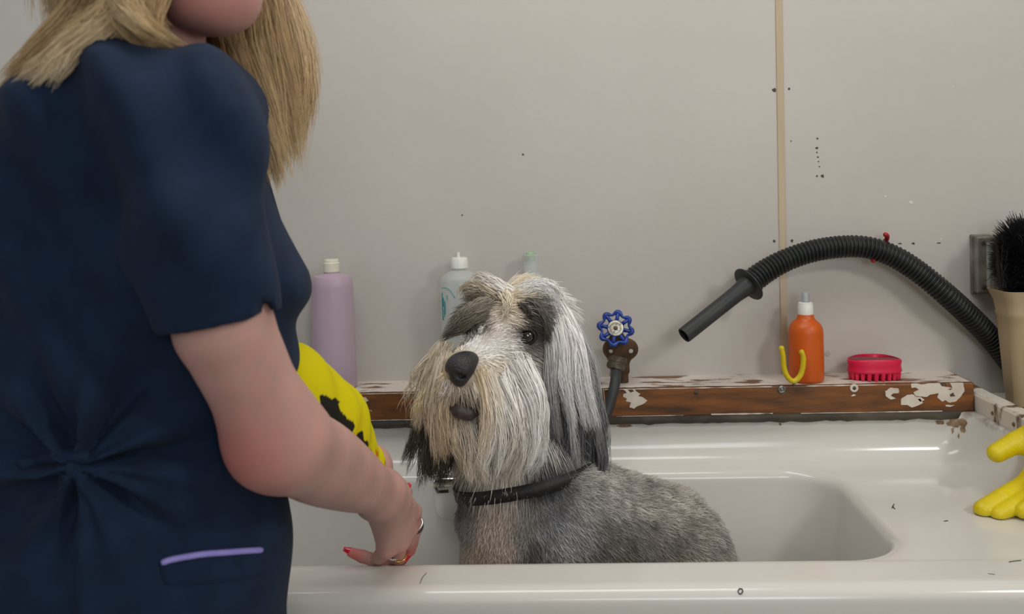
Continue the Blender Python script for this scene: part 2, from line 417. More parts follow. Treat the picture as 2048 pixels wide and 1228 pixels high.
# peeling strip nailed along the right end of the tub
M_strip = mat('peeling_white_strip', (214, 208, 196), 0.6, (104, 76, 52), 22, lo=.50, hi=.56, stretch=(1, 1, .35), bump=.4, bscale=80)
M_rust = mat('rust_stain', (88, 62, 42), 0.9, (130, 100, 70), 90)
bm = bmesh.new()
for i in range(16):
    y = 1.05 + (1.70 - 1.05) * i / 15
    h = 0.880 + 0.0035 * mnoise.noise((y * 30, 2, 2))
    for xx, zz in ((0.760, 0.846), (0.7585, h - .004), (0.762, h), (0.787, h), (0.787, 0.846)): bm.verts.new((xx + .0012 * mnoise.noise((y * 40, zz * 30, 5)), y, zz))
bm.verts.ensure_lookup_table()
for i in range(15):
    for k in range(4): bm.faces.new([bm.verts[i * 5 + k], bm.verts[i * 5 + k + 1], bm.verts[(i + 1) * 5 + k + 1], bm.verts[(i + 1) * 5 + k]])
endstrip = bmo('end_strip', bm, M_strip, tub)
for yy in (1.30, 1.40, 1.49, 1.56):
    lathe('screw', [(0, 0), (.0035, 0), (.003, .0015), (0, .002)], (0.7588, yy, 0.860), M_rust, endstrip, axis=(-1, 0, .1), sides=10)

# brown stains bleeding from the corner seam
M_stain = mat('brown_seam_stain', (120, 92, 64), 0.7, (168, 146, 116), 60, lo=.35, hi=.6)
for cx, cy, rp, sx in ((1912, 846, 11, 1.6), (1926, 858, 8, .7), (1905, 860, 6, .5), (1880, 845, 5, 2.0), (1917, 872, 5, .4), (1560, 848, 2.5, 1.0), (1250, 851, 3, 5)):
    n = 14; an = np.linspace(0, 2 * np.pi, n, endpoint=False); rr_ = rp * (.6 + .7 * rng.random(n)); q = []
    for t, r in zip(an, rr_):
        h = march(cx + sx * r * math.cos(t), cy + r * math.sin(t), tub_sdf)
        if h is not None: q.append(h + np.array([0, -.0006, 0]))
    pyd('seam_stain', q, [tuple(range(len(q)))], M_stain, tub, smooth=False)

# loose hairs and specks left on the enamel
M_hairdark = mat('loose_hair', (60, 52, 46), 0.7)
debris = thing('loose_dog_hair', 'stray dark hairs and specks lying on the white tub rim', 'hair', PZ(1480, 1170, RIM))
def rimtube(pts, r=.0006): tube('stray_hair', spline([PZ(x, y, RIM + .0004) for x, y in pts], 20), r, M_hairdark, debris, sides=5)
rimtube([(853, 1146), (845, 1155), (840, 1167)], .0004)
def aprontube(pts, r):
    tube('stray_hair', spline([march(x, y, tub_sdf) + np.array([0, -.0006, .0004]) for x, y in pts], 24), r, M_hairdark, debris, sides=5)
aprontube([(1478, 1178), (1484, 1178), (1485, 1184), (1480, 1188), (1476, 1183), (1479, 1177)], .0007)
rimtube([(2018, 1124), (2030, 1122), (2042, 1121)], .0007); rimtube([(1976, 1147), (1990, 1149)], .0004)
for q in ((1785, 1012, 1790, 1018), (1788, 1008, 1784, 1016), (1888, 1042, 1896, 1041)):
    tube('stray_hair', [PZ(q[0], q[1], DECK + .0008), PZ(q[2], q[3], DECK + .0008)], .0006, M_hairdark, debris, sides=5)

# ================================================================== wooden ledge
LZ0, LZ1, LY = 0.8475, 0.899, 1.621
M_wood = mat('worn_stained_wood', (136, 82, 34), 0.45, (58, 40, 26), 5, stretch=(1.6, 9, 9), lo=.38, hi=.72, bump=.3, bscale=30)
M_flake = mat('old_white_paint', (222, 214, 202), 0.6, (208, 198, 184), 30)
M_topp = mat('chipped_white_top', (214, 204, 194), 0.65, (116, 84, 62), 14, stretch=(1, 2.5, 1), lo=.55, hi=.62)
ledge = thing('wooden_ledge', 'worn brown wooden ledge with peeling white paint along the wall', 'ledge', (0, 1.66, LZ0))
bm = bmesh.new(); box(bm, (-1.02, LY, LZ0), (0.757, WALL, LZ1), .003)
bmo('board', bm, M_wood, ledge)
# chipped paint on its top
bm = bmesh.new(); n = 200; rows = [[], []]
for i in range(n):
    x = -1.0 + 1.752 * i / (n - 1)
    yf = LY + .003 + .004 * abs(mnoise.noise((x * 40, 0, 0))) + .008 * max(0, mnoise.noise((x * 9, 4, 0)))
    rows[0].append(bm.verts.new((x, yf, LZ1 + .0006))); rows[1].append(bm.verts.new((x, WALL, LZ1 + .0006)))
for i in range(n - 1): bm.faces.new((rows[0][i], rows[0][i + 1], rows[1][i + 1], rows[1][i]))
bmo('top_paint', bm, M_topp, ledge)
def flake(pts, ox, oy, sc, m=M_flake, t=.0009, name='paint_flake'):
    q = [P(ox + x / sc, oy + y / sc, LY - t) for x, y in pts]
    # roughen the outline
    out = []
    for i in range(len(q)):
        a, b = q[i], q[(i + 1) % len(q)]; out.append(a); L = np.linalg.norm(b - a); k = int(L / .004)
        for j in range(1, k + 1):
            pnt = a + (b - a) * j / (k + 1); out.append(pnt + np.array([rng.normal() * .00028, 0, rng.normal() * .00028]))
    out = [np.array([p[0], p[1], min(max(p[2], LZ0 + .0004), LZ1)]) for p in out]
    k = len(out); V_ = list(out) + [p + np.array([0, t + .0006, 0]) for p in out]
    tris = tessellate_polygon([[Vector((p[0], p[2], 0)) for p in out]])
    F_ = [tuple(q) for q in tris] + [(i, (i + 1) % k, k + (i + 1) % k, k + i) for i in range(k)]
    return pyd(name, V_, F_, m, ledge, smooth=False)
A5 = (1180, 740, 4.876); A6 = (1600, 740, 4.571); A8 = (660, 740, 3.012)
flake([(300, 185), (370, 195), (395, 222), (445, 205), (490, 232), (470, 255), (520, 270), (560, 300), (520, 330), (470, 350), (430, 378), (385, 365), (400, 318), (350, 305), (360, 280), (322, 262), (325, 235), (360, 225), (340, 200)], *A5)
flake([(415, 188), (445, 193), (440, 210), (425, 205)], *A5)
flake([(780, 195), (830, 162), (900, 170), (905, 210), (850, 215), (830, 235), (875, 262), (830, 270), (785, 240)], *A6)
flake([(1015, 130), (1060, 112), (1110, 135), (1150, 130), (1230, 112), (1290, 115), (1320, 150), (1395, 165), (1370, 110), (1490, 105), (1505, 190), (1470, 245), (1430, 285), (1370, 300), (1330, 275), (1300, 290), (1255, 250), (1270, 215), (1190, 225), (1165, 245), (1060, 240), (1040, 205), (1090, 180), (1060, 160), (1020, 165)], *A6)
flake([(925, 265), (980, 228), (1040, 225), (1075, 265), (1100, 262), (1125, 300), (1080, 325), (1020, 342), (985, 320), (925, 320)], *A6)
flake([(1055, 245), (1110, 250), (1140, 275), (1100, 290)], *A6)
flake([(1330, 320), (1415, 322), (1380, 336), (1335, 335)], *A6)
flake([(465, 240), (490, 222), (512, 232), (485, 240)], *A6)
flake([(100, 175), (150, 168), (215, 165), (232, 185), (200, 200), (165, 215), (140, 240), (120, 215)], *A8)
flake([(150, 246), (160, 243), (160, 252), (152, 254)], *A8)
flake([(235, 240), (252, 246), (248, 250)], *A8)
M_dk = mat('bare_dark_wood', (70, 58, 46), 0.8, (100, 84, 62), 200)
for pts in ([(1280, 120), (1325, 110), (1345, 150), (1300, 150)], [(1370, 225), (1400, 205), (1420, 240), (1375, 245)], [(1350, 175), (1390, 168), (1380, 182)]):
    flake(pts, *A6, m=M_dk, t=.0013, name='paint_gap')
def edge_line(x0, x1, z, h, seed, m=M_flake):       # ragged remnants of paint along an edge
    n = max(4, int((x1 - x0) / .006)); V = []; Fc = []
    for i in range(n + 1):
        x = x0 + (x1 - x0) * i / n; hh = max(.0003, h * (.55 + 1.1 * mnoise.noise((x * 45, seed, 0))))
        V += [(x, LY - .0008, z - hh / 2), (x, LY - .0008, z + hh / 2)]
    return pyd('paint_edge', V, [(2 * i, 2 * i + 2, 2 * i + 3, 2 * i + 1) for i in range(n)], m, ledge, smooth=False)
for x0, x1, z, h, s in [(-.45, -.20, LZ1 - .0015, .0022, 1), (.10, .40, LZ1 - .001, .0024, 2), (.12, .24, LZ0 + .0012, .0016, 3), (.29, .40, LZ0 + .002, .004, 4), (.45, .62, LZ0 + .0012, .002, 5), (.62, .70, LZ0 + .0012, .003, 6), (-.36, -.22, LZ0 + .0012, .002, 7), (.46, .60, LZ1 - .001, .003, 8)]:
    edge_line(x0, x1, z, h, s)
M_screw = mat('steel_screw', (150, 148, 142), 0.35, (96, 92, 84), 300, metal=.8)
M_iron = mat('dark_screw', (52, 46, 42), 0.6, (84, 76, 68), 300)
for (sx, sy, kind) in ((1393, 785, 0), (1563, 779, 1), (1708, 776, 2)):
    c = P(sx, sy, LY)
    if kind: lathe('washer', [(.0045, 0), (.0075, .0003), (.0072, .0018), (.005, .0024), (.0042, .002)], c, M_screw if kind == 1 else M_flake, ledge, axis=(0, -1, 0), sides=20)
    sc = lathe('screw', [(0, 0), (.0042, 0), (.0040, .0014), (.0025, .0026), (0, .0028)], c, M_iron if kind != 1 else M_screw, ledge, axis=(0, -1, 0), sides=16)
lathe('nail_head', [(0, 0), (.003, 0), (.0025, .001), (0, .0012)], P(1573, 779, LY), M_iron, ledge, axis=(0, -1, 0), sides=12)

# ================================================================== things on the ledge
LT = LZ1 + .0008
# --- lilac shampoo bottle
M_lilac = mat('lilac_plastic', (186, 165, 180), 0.38, (178, 157, 173), 3, spec=.4, sss=.25)
M_cap = mat('ivory_plastic', (226, 224, 206), 0.4, (220, 217, 198), 5)
c = P(671, 779, 1.665); c[2] = LT
b1 = thing('shampoo_bottle', 'tall lilac plastic bottle with a white cap on the ledge', 'bottle', c)
H = P(668, 547, 1.665)[2] - LT
lathe('bottle_body', [(0, 0), (.037, 0), (.0405, .004), (.0400, .05), (.0385, H - .024), (.0372, H - .012), (.033, H - .004), (.016, H), (.0145, H + .001), (.0145, H + .004), (0, H + .004)], c, M_lilac, b1, sides=48)
lathe('cap', [(.0135, H + .003), (.0150, H + .004), (.0152, H + .020), (.0138, H + .0215), (.0138, H + .0255), (.0130, H + .0268), (0, H + .0268)], c, M_cap, b1, sides=36)
# --- clear bottle with teal print
M_clear = mat('frosted_clear_plastic', (226, 230, 228), 0.3, (216, 222, 220), 4, spec=.5, alpha=.42)
M_liquid = mat('pale_blue_liquid', (200, 214, 214), 0.3, trans=.5)
M_teal = mat('teal_print', (58, 146, 150), 0.5, (78, 160, 162), 200)
M_wcap = mat('white_plastic', (234, 234, 226), 0.4, (226, 226, 218), 9)
c = P(926, 774, 1.672); c[2] = LT
b2 = thing('print_bottle', 'translucent bottle with teal printing and open flip cap behind the dog', 'bottle', c)
H = P(924, 543, 1.672)[2] - LT; rb = .0375
body2 = lathe('bottle_body', [(0, 0), (rb - .003, 0), (rb, .004), (rb, H - .016), (rb - .003, H - .008), (.022, H), (.014, H + .003), (.014, H + .007), (0, H + .007)], c, M_clear, b2, sides=48)
lathe('cap', [(.0145, H + .006), (.0162, H + .007), (.0158, H + .024), (.0140, H + .0265), (0, H + .0265)], c, M_wcap, b2, sides=36)
bm = bmesh.new(); box(bm, c + np.array([-.004, -.002, H + .025]), c + np.array([.001, .002, H + .036]), .001); bmo('flip_spout', bm, M_wcap, b2)
def onb(px, py, r=None):                              # point on that bottle's skin
    q = P(px, py, c[1]); dx = np.clip((q[0] - c[0]) / rb, -.995, .995)
    y = c[1] - rb * math.sqrt(1 - dx * dx) - .0006; k = P(px, py, y); return np.array([c[0] + rb * dx * 1.012, y, k[2]])
tube('print_arc', spline([onb(886, 576), onb(897, 576), onb(907, 584), onb(914, 596)], 18), .0006, M_teal, body2, sides=6)
tube('print_arc', spline([onb(887.5, 585), onb(888, 610), onb(889.5, 640)], 12), .0012, M_teal, body2, sides=6)
for k, (y0, y1, x) in enumerate(((600, 634, 892), (604, 628, 894.5), (595, 612, 890), (590, 600, 898))):
    tube('print_letter', [onb(x, y) + np.array([.0006 * math.sin(y), 0, 0]) for y in np.linspace(y0, y1, 9)], .0008, M_teal, body2, sides=6)
# --- clear bottle with green tipped cap
M_green = mat('pale_green_plastic', (150, 200, 150), 0.4, (176, 214, 172), 60, trans=.2)
c = P(1068, 770, 1.678); c[2] = LT
b3 = thing('green_tip_bottle', 'slim clear bottle with a pale green tipped cap behind the dog', 'bottle', c)
H = P(1068, 546, 1.678)[2] - LT
lathe('bottle_body', [(0, 0), (.026, 0), (.029, .004), (.029, H - .03), (.025, H - .014), (.016, H), (.014, H + .003), (0, H + .003)], c, M_clear, b3, sides=40)
lathe('cap', [(.0135, H + .002), (.0150, H + .003), (.0140, H + .034), (.012, H + .036), (0, H + .036)], c, M_clear, b3, sides=32)
lathe('cap_tip', [(0, H + .022), (.009, H + .022), (.0095, H + .0372), (.008, H + .039), (0, H + .039)], c, M_green, b3, sides=24)

# --- water valve with blue hand wheel
M_rusty = mat('rusty_iron', (92, 66, 38), 0.75, (62, 48, 30), 60, bump=.6, bscale=150, metal=.2)
M_brass = mat('tarnished_brass', (112, 104, 88), 0.5, (78, 70, 58), 90, metal=.6, bump=.3, bscale=200)
M_steel = mat('crimped_steel', (180, 172, 156), 0.4, (130, 120, 104), 90, metal=.7)
M_rubber = mat('black_rubber', (38, 40, 42), 0.55, (50, 52, 54), 40, bump=.15, bscale=200)
M_blue = mat('blue_enamel', (28, 64, 152), 0.32, (20, 48, 124), 50, bump=.2, bscale=120)
M_badge = mat('stamped_steel_badge', (208, 202, 176), 0.35, (120, 128, 140), 220, metal=.35, lo=.52, hi=.62)
vb = P(1246, 771, 1.668); vb[2] = LT
valve = thing('water_valve', 'rusty water valve with a blue lobed hand wheel behind the dog', 'valve', vb)
top = P(1240, 690, 1.668)
lathe('pipe', [(0, 0), (.0105, 0), (.0105, top[2] - LT), (0, top[2] - LT)], vb, M_rusty, valve, sides=20)
wc = P(1231, 657, 1.622); wax = np.array([-.02, -1, .32]); wax /= np.linalg.norm(wax)
bodyc = P(1240, 700, 1.662)
vs = union([(rc(P(1226, 698, 1.655), P(1256, 698, 1.665), .019, .019), 0), (rc(P(1238, 690, 1.66), wc - wax * .012, .017, .010), .012), (rc(bodyc, P(1235, 726, 1.65), .018, .017), .01),
            (rc(bodyc, P(1246, 740, 1.668), .016, .0125), .01)])
_vr = [rc(P(1222, 702, 1.64), P(1222, 702, 1.70), .004), rc(P(1262, 702, 1.64), P(1262, 702, 1.70), .004)]
vfn = lambda p: np.maximum(vs(p), -np.minimum(_vr[0](p), _vr[1](p)))
V, Fc = mesh_sdf(vfn, bodyc - .06, bodyc + .06, .0017)
fast_mesh('valve_body', V, Fc, M_rusty, valve)
cd = P(1226, 765, 1.64) - P(1237, 715, 1.648); cl = np.linalg.norm(cd); cd /= cl
lathe('hose_coupling', [(0, 0), (.016, 0), (.0175, .002), (.0175, .010), (.0160, .011), (.0160, .014), (.0172, .015), (.0172, .022), (.013, .026), (0, .026)], P(1236, 712, 1.645), M_brass, valve, axis=cd, sides=24)
lathe('crimp_sleeve', [(.012, 0), (.0108, .006), (.0102, .018), (.0098, .02)], P(1233, 733, 1.641), M_steel, valve, axis=cd, sides=20)
tube('supply_hose', spline([P(1232, 742, 1.634), P(1231, 760, 1.612), P(1226, 785, 1.600), P(1217, 815, 1.592), P(1206, 850, 1.580), P(1195, 890, 1.565), (.070, 1.552, .70), (.03, 1.548, .62), (-.03, 1.54, .53), (-.11, 1.50, .476), (-.2, 1.45, .468)], 70), .0095, M_rubber, valve, sides=18)
wu = np.cross(wax, [0, 0, 1]); wu /= np.linalg.norm(wu); wv = np.cross(wu, wax)
Rw = .0275; th = np.linspace(0, 2 * np.pi, 96, endpoint=False) 
ringp = np.array([wc + (Rw * (1 + .10 * math.cos(8 * t))) * (math.cos(t + .2) * wu + math.sin(t + .2) * wv) for t in th])
geo = [tube_geo(ringp, .0034 + .0011 * np.cos(8 * th), 10, closed=True)]
wheel = pyd('hand_wheel', *geo[0], M_blue, valve)
for k in range(8):
    t = k * np.pi / 4 + .2; d = math.cos(t) * wu + math.sin(t) * wv
    tube('spoke', [wc + d * .012 - wax * .001, wc + d * .020, wc + d * (Rw + .002)], [.0042, .0034, .004], M_blue, wheel, sides=10)
lathe('hub', [(0, -.006), (.013, -.006), (.0155, -.003), (.0155, .002), (.0145, .0035), (0, .0035)], wc, M_blue, wheel, axis=wax, sides=32)
lathe('hub_badge', [(0, 0), (.0138, 0), (.0138, .001), (.0125, .0015), (0, .0015)], wc + wax * .0035, M_badge, wheel, axis=wax, sides=32)
tube('badge_ring', [wc + wax * .0053 + .0095 * (math.cos(t) * wu + math.sin(t) * wv) for t in np.linspace(0, 2 * np.pi, 40, endpoint=False)], .0006, M_steel, wheel, sides=6, closed=True)
lathe('wheel_screw', [(0, 0), (.0042, 0), (.0042, .0025), (.003, .0032), (0, .0032)], wc + wax * .005, M_brass, wheel, axis=wax, sides=6)

# --- orange spray bottle
M_orange = mat('orange_plastic', (214, 100, 24), 0.4, (204, 90, 18), 5, spec=.45, sss=.15)
M_noz = mat('clear_overcap', (226, 230, 240), 0.15, trans=.7)
c = P(1613, 759, 1.655); c[2] = LT
ob = thing('spray_bottle', 'small orange bottle with white collar and clear spray cap on the ledge', 'bottle', c)
k = 1 / 1080.0
Hs = P(1611, 628, 1.655)[2] - LT
lathe('bottle_body', [(0, 0), (.026, 0), (.0295, .002), (.0312, .006), (.0312, .03), (.0308, Hs - .034), (.0300, Hs - .026), (.0265, Hs - .018), (.0195, Hs - .0115), (.0152, Hs - .007), (.0140, Hs), (0, Hs)], c, M_orange, ob, sides=48)
lathe('collar', [(.0125, Hs - .001), (.0138, Hs), (.0138, Hs + .017), (.0128, Hs + .0185), (.0128, Hs + .0205), (.0100, Hs + .022), (0, Hs + .022)], c, M_wcap, ob, sides=36)
lathe('spray_nozzle', [(0, Hs + .021), (.0070, Hs + .021), (.0072, Hs + .0385), (.0062, Hs + .040), (0, Hs + .040)], c, M_noz, ob, sides=28)
lathe('nozzle_core', [(0, Hs + .0212), (.0035, Hs + .0212), (.0035, Hs + .034), (.0052, Hs + .0345), (.0052, Hs + .0385), (0, Hs + .0388)], c, M_wcap, ob, sides=20)

# --- yellow coated hook screwed into the ledge
M_yel = mat('yellow_vinyl', (214, 190, 20), 0.4, (196, 166, 20), 60, lo=.4, hi=.8, bump=.15, bscale=200)
yh = thing('utility_hook', 'yellow coated U shaped hook standing on the ledge beside the orange bottle', 'hook', P(1588, 768, 1.6275))
D = 1.6145
pts = spline([P(1562, 692, D), P(1566, 712, D), P(1568, 735, D), P(1574, 752, D), P(1585, 762, D), P(1596, 757, D), P(1604, 742, D), P(1607, 720, D), P(1604, 706, D), P(1600, 701, D)], 48)
rr = np.full(48, .0048); rr[0] = .003; rr[-1] = .003; rr[1] = rr[-2] = .0052
tube('hook_bend', pts, rr, M_yel, yh, sides=14)
tube('threaded_shank', [P(1587, 763, D), P(1588, 768, 1.622), P(1588, 776, 1.63)], [.0035, .003, .003], M_screw, yh, sides=10)

# --- pink rubber grooming brush
M_pink = mat('pink_rubber', (228, 34, 82), 0.42, (216, 24, 70), 8, sss=.3)
c = P(1749, 757, 1.662); c[2] = LT
pb = thing('rubber_brush', 'pink rubber grooming brush lying teeth down on the ledge', 'brush', c)
n = 72; a = np.linspace(0, 2 * np.pi, n, endpoint=False); V = []; Fc = []
prof = [(.90, .0385, 0), (.97, .0375, 0), (1.0, .035, .0), (.965, .026, .02), (.985, .018, .01), (1.01, .0155, 0), (.96, .0135, 0), (.86, .0135, 0)]
ax_, ay_ = .0485, .030
for r, z, w in prof:
    for t in a:
        zz = z + (.0018 * math.cos(2 * t) * -1 if z > .03 else 0)
        V.append(c + np.array([ax_ * r * math.copysign(abs(math.cos(t)) ** .8, math.cos(t)), ay_ * r * math.sin(t), zz]))
for i in range(len(prof) - 1):
    for j in range(n): Fc.append((i * n + j, i * n + (j + 1) % n, (i + 1) * n + (j + 1) % n, (i + 1) * n + j))
Fc.append(tuple(range(n))); Fc.append(tuple((len(prof) - 1) * n + j for j in range(n))[::-1])
pyd('brush_back', V, Fc, M_pink, pb)
tV, tF = lathe_geo([(.0046, .0165), (.0042, .008), (.0032, .0012), (.0018, 0), (0, 0)], (0, 0, 0), sides=8)
tme = bpy.data.meshes.new('tooth'); tme.from_pydata([tuple(map(float, v)) for v in tV], [], tF); tme.materials.append(M_pink)
teeth = [(.88, i * 2 * np.pi / 22) for i in range(22)] + [(.55, i * 2 * np.pi / 14) for i in range(14)] + [(.22, i * 2 * np.pi / 6) for i in range(6)]
for r, t in teeth:
    o = bpy.data.objects.new('tooth', tme); COL.objects.link(o); o.parent = pb; o.location = (ax_ * r * math.cos(t), ay_ * r * math.sin(t), 0)

# ================================================================== things on the wall
# --- corrugated black hose with nozzle
M_black = mat('black_plastic', (24, 28, 28), 0.42, (32, 36, 36), 30, spec=.45)
M_noz2 = mat('grey_black_plastic', (40, 43, 45), 0.5, (52, 55, 57), 14, spec=.4)
hs = thing('dryer_hose', 'black corrugated hose with a flanged nozzle arching along the wall', 'hose', P(1700, 492, 1.68))
cl = [P(1500, 566, 1.652), P(1530, 543, 1.66), P(1575, 519, 1.668), P(1630, 501, 1.674), P(1690, 493, 1.678), P(1740, 496, 1.678), P(1790, 514, 1.676), P(1840, 546, 1.674), P(1890, 587, 1.67), P(1940, 633, 1.678), P(1985, 680, 1.688), P(2025, 730, 1.688), P(2060, 768, 1.688), P(2110, 770, 1.688)]
N = 560; path = spline(cl, N); s = np.r_[0, np.cumsum(np.linalg.norm(np.diff(path, axis=0), axis=1))]
pitch = .0074; u = (s / pitch) % 1.0; base = .0185 + .002 * np.clip(1 - s / .09, 0, 1)
tube('corrugated_hose', path, base + .0024 * np.clip(1.6 * np.sin(2 * np.pi * u), -1, 1), M_black, hs, sides=28)
na, nb_ = P(1500, 566, 1.652), P(1368, 671, 1.592); ad = nb_ - na; Ln = np.linalg.norm(ad); ad /= Ln
lathe('nozzle', [(.018, -.012), (.0195, -.004), (.0200, 0), (.0185, .008), (.0165, .020), (.0150, .035), (.0146, .06), (.0143, Ln - .002), (.0138, Ln), (.0118, Ln), (.0115, Ln - .03), (0, Ln - .031)], na, M_noz2, hs, axis=ad, sides=36)
lathe('flange', [(.018, -.002), (.031, -.0028), (.0335, -.001), (.0335, .001), (.031, .0022), (.0195, .003)], na + ad * .004, M_noz2, hs, axis=ad, sides=44)
# --- red hook behind the hose
M_red = mat('red_vinyl', (172, 30, 36), 0.4, (150, 24, 30), 60)
rh = thing('wall_hook', 'red coated hook on the wall holding up the black hose', 'hook', P(1760, 495, WALL))
tube('hook_bend', spline([P(1746, 522, 1.672), P(1751, 512, 1.695), P(1757, 500, 1.703), P(1765, 488, 1.703), P(1773, 479, 1.692), P(1774, 472, 1.684), P(1769, 468, 1.678)], 36), np.r_[.003, np.full(34, .0045), .003], M_red, rh, sides=12)
lathe('hook_tip', [(0, 0), (.0035, 0), (.0042, .002), (.0035, .004), (0, .0045)], P(1750, 512, 1.676), M_screw, rh, axis=(0, -1, .4), sides=12)
tube('hook_screw', [P(1757, 500, 1.703), P(1757, 500, WALL + .004)], .0028, M_screw, rh, sides=10)

# --- metal junction box cover
M_galv = mat('galvanised_plate', (158, 154, 146), 0.45, (112, 106, 96), 26, metal=.25, bump=.2, bscale=60)
M_galv2 = mat('galvanised_cover', (178, 178, 174), 0.35, (140, 138, 132), 30, metal=.35)
c0 = P(1943, 584, WALL); c1 = P(2022, 470, WALL)
jb = thing('junction_box', 'grey metal junction box with a raised cover on the wall by the brush', 'junction box', ((c0 + c1) / 2))
boxo('back_box', (c0[0], WALL - .022, c0[2]), (c1[0], WALL - .0005, c1[2]), M_galv, jb, bev=.003)
bm = bmesh.new(); box(bm, (c0[0] + .016, WALL - .030, c0[2] + .010), (c1[0] - .014, WALL - .021, c1[2] - .010), .004)
bmo('cover', bm, M_galv2, jb)
for dx, dz in ((.012, .012), (.012, c1[2] - c0[2] - .012)):
    lathe('screw', [(0, 0), (.0042, 0), (.0036, .002), (0, .0026)], (c0[0] + dx, WALL - .022, c0[2] + dz), M_iron, jb, axis=(0, -1, 0), sides=12)
boxo('rim_flange', (c0[0] - .003, WALL - .006, c0[2] - .003), (c1[0] + .003, WALL - .0002, c1[2] + .003), M_galv, jb, bev=.002)

# ================================================================== right end: counter, beige holder, brush, glove
M_counter = mat('white_laminate', (205, 203, 198), 0.5, (196, 193, 188), 6)
CT = 0.858
tag(boxo('side_counter', (0.806, 0.95, 0.0), (1.35, WALL - .002, CT), M_counter, bev=.004), 'white side counter standing at the right end of the tub', 'counter')
M_beige = mat('beige_plastic', (178, 160, 128), 0.5, (170, 152, 120), 5, spec=.35)
hx0 = P(1993, 640, 1.585)[0] + .024; hc = np.array([hx0 + .092, 1.616, CT])
hold = thing('utensil_holder', 'beige plastic holder with flared rim on the side counter', 'holder', hc)
zt = P(1980, 586, 1.575)[2] - CT; zn = P(1990, 636, 1.575)[2] - CT
def rr_ring(hx, hy, z, r=.018, n=8):
    out = []
    for q, (sx, sy) in enumerate(((1, 1), (-1, 1), (-1, -1), (1, -1))):
        for i in range(n):
            t = q * np.pi / 2 + i / (n - 1) * np.pi / 2
            out.append(hc + np.array([sx * (hx - r) + r * math.cos(t), sy * (hy - r) + r * math.sin(t), z]))
    return out
rings = [(.074, .026, .001), (.078, .029, .004), (.088, .034, zn * .75), (.0905, .036, zn - .004), (.0925, .0375, zn), (.0915, .0365, zn + .005), (.095, .038, zt - .02), (.104, .042, zt), (.1015, .040, zt), (.0925, .0355, zt - .02), (.087, .033, zn), (.070, .022, .01)]
V = []; Fc = []
for hx, hy, z in rings: V += rr_ring(hx, hy, z)
m_ = 32
for i in range(len(rings) - 1):
    for j in range(m_): Fc.append((i * m_ + j, i * m_ + (j + 1) % m_, (i + 1) * m_ + (j + 1) % m_, (i + 1) * m_ + j))
Fc.append(tuple(range(m_))[::-1]); Fc.append(tuple((len(rings) - 1) * m_ + j for j in range(m_)))
ho = pyd('holder_shell', V, Fc, M_beige, hold); sharp(ho, 50)
# round black bristled brush standing in it
M_bris = mat('black_bristle', (15, 15, 17), 0.5, attr='col')
bc0 = hc + np.array([-.012, 0, .03]); bc1 = P(2062, 500, 1.612); bt = bc1 + (bc1 - bc0) / np.linalg.norm(bc1 - bc0) * .028
br = thing('bristle_brush', 'round black bristled brush standing head up in the beige holder', 'brush', bc0)
tube('brush_handle', [bc0, bc0 + (bc1 - bc0) * .7], .010, M_black, br, sides=14)
hd = union([(rc(bc1 - np.array([0, 0, .035]), bt - np.array([0, 0, .02]), .038, .034), 0)])
V, Fc = mesh_sdf(hd, bc1 - .12, bc1 + .12, .005); fast_mesh('brush_core', V, Fc, M_rubber, br)
nb2 = 9000; dirs = rng.normal(size=(nb2, 3)); dirs /= np.linalg.norm(dirs, axis=1)[:, None]
axp = bc1 - np.array([0, 0, .045]) + (bt - bc1 + np.array([0, 0, .02]))[None] * rng.random((nb2, 1)) * 1.0
root = axp + dirs * .034; ln = (.020 + .012 * rng.random(nb2))[:, None]
tip = root + (dirs + rng.normal(size=(nb2, 3)) * .12 + np.array([0, 0, .25])) * ln
pts = root[:, None] + (tip - root)[:, None] * np.linspace(0, 1, 3)[None, :, None]
strands('bristles', pts, [.0005, .00045, .0003], np.tile(lin((22, 22, 25)), (nb2, 1)), M_bris, br)
# a few splayed bristles at the left
n2 = 40; r0 = P(2006, 574, 1.60) + rng.normal(size=(n2, 3)) * [.008, .006, .004]
t0 = np.array([P(1984 + 34 * rng.random(), 478 + 55 * rng.random(), 1.60 + .03 * rng.normal()) for _ in range(n2)])
strands('stray_bristles', r0[:, None] + (t0 - r0)[:, None] * np.linspace(0, 1, 4)[None, :, None], [.00045, .0004, .0004, .00025], np.tile(lin((30, 30, 32)), (n2, 1)), M_bris, br)

# --- yellow rubber glove hanging over the tub end
M_glove = mat('yellow_rubber', (226, 206, 12), 0.42, (214, 190, 8), 20, bump=.25, bscale=400, sss=.1)
gl = thing('rubber_glove', 'yellow rubber glove lying on the right end of the tub deck', 'glove', PZ(2040, 1020, DECK))
gi = chain([P(1966, 1019, 1.372), P(2003, 998, 1.385), P(2062, 964, 1.41)], [.0140, .0150, .016], .002)
gm = chain([P(1997, 1029, 1.358), P(2030, 1011, 1.368), P(2075, 985, 1.39)], [.012, .0135, .016], .0015)
gr = chain([P(2046, 1022, 1.350), P(2072, 1005, 1.355), P(2105, 990, 1.37)], [.0115, .013, .015], .0015)
gp = chain([P(2082, 1020, 1.335), P(2105, 1005, 1.345), P(2125, 990, 1.37)], [.011, .012, .014], .0015)
gx = chain([P(2014, 985, 1.40), P(2042, 966, 1.41)], [.007, .009], .002)
gt = chain([P(1993, 906, 1.43), P(2030, 886, 1.44), P(2075, 862, 1.45), P(2120, 890, 1.44)], [.0145, .0165, .017, .020], .003)
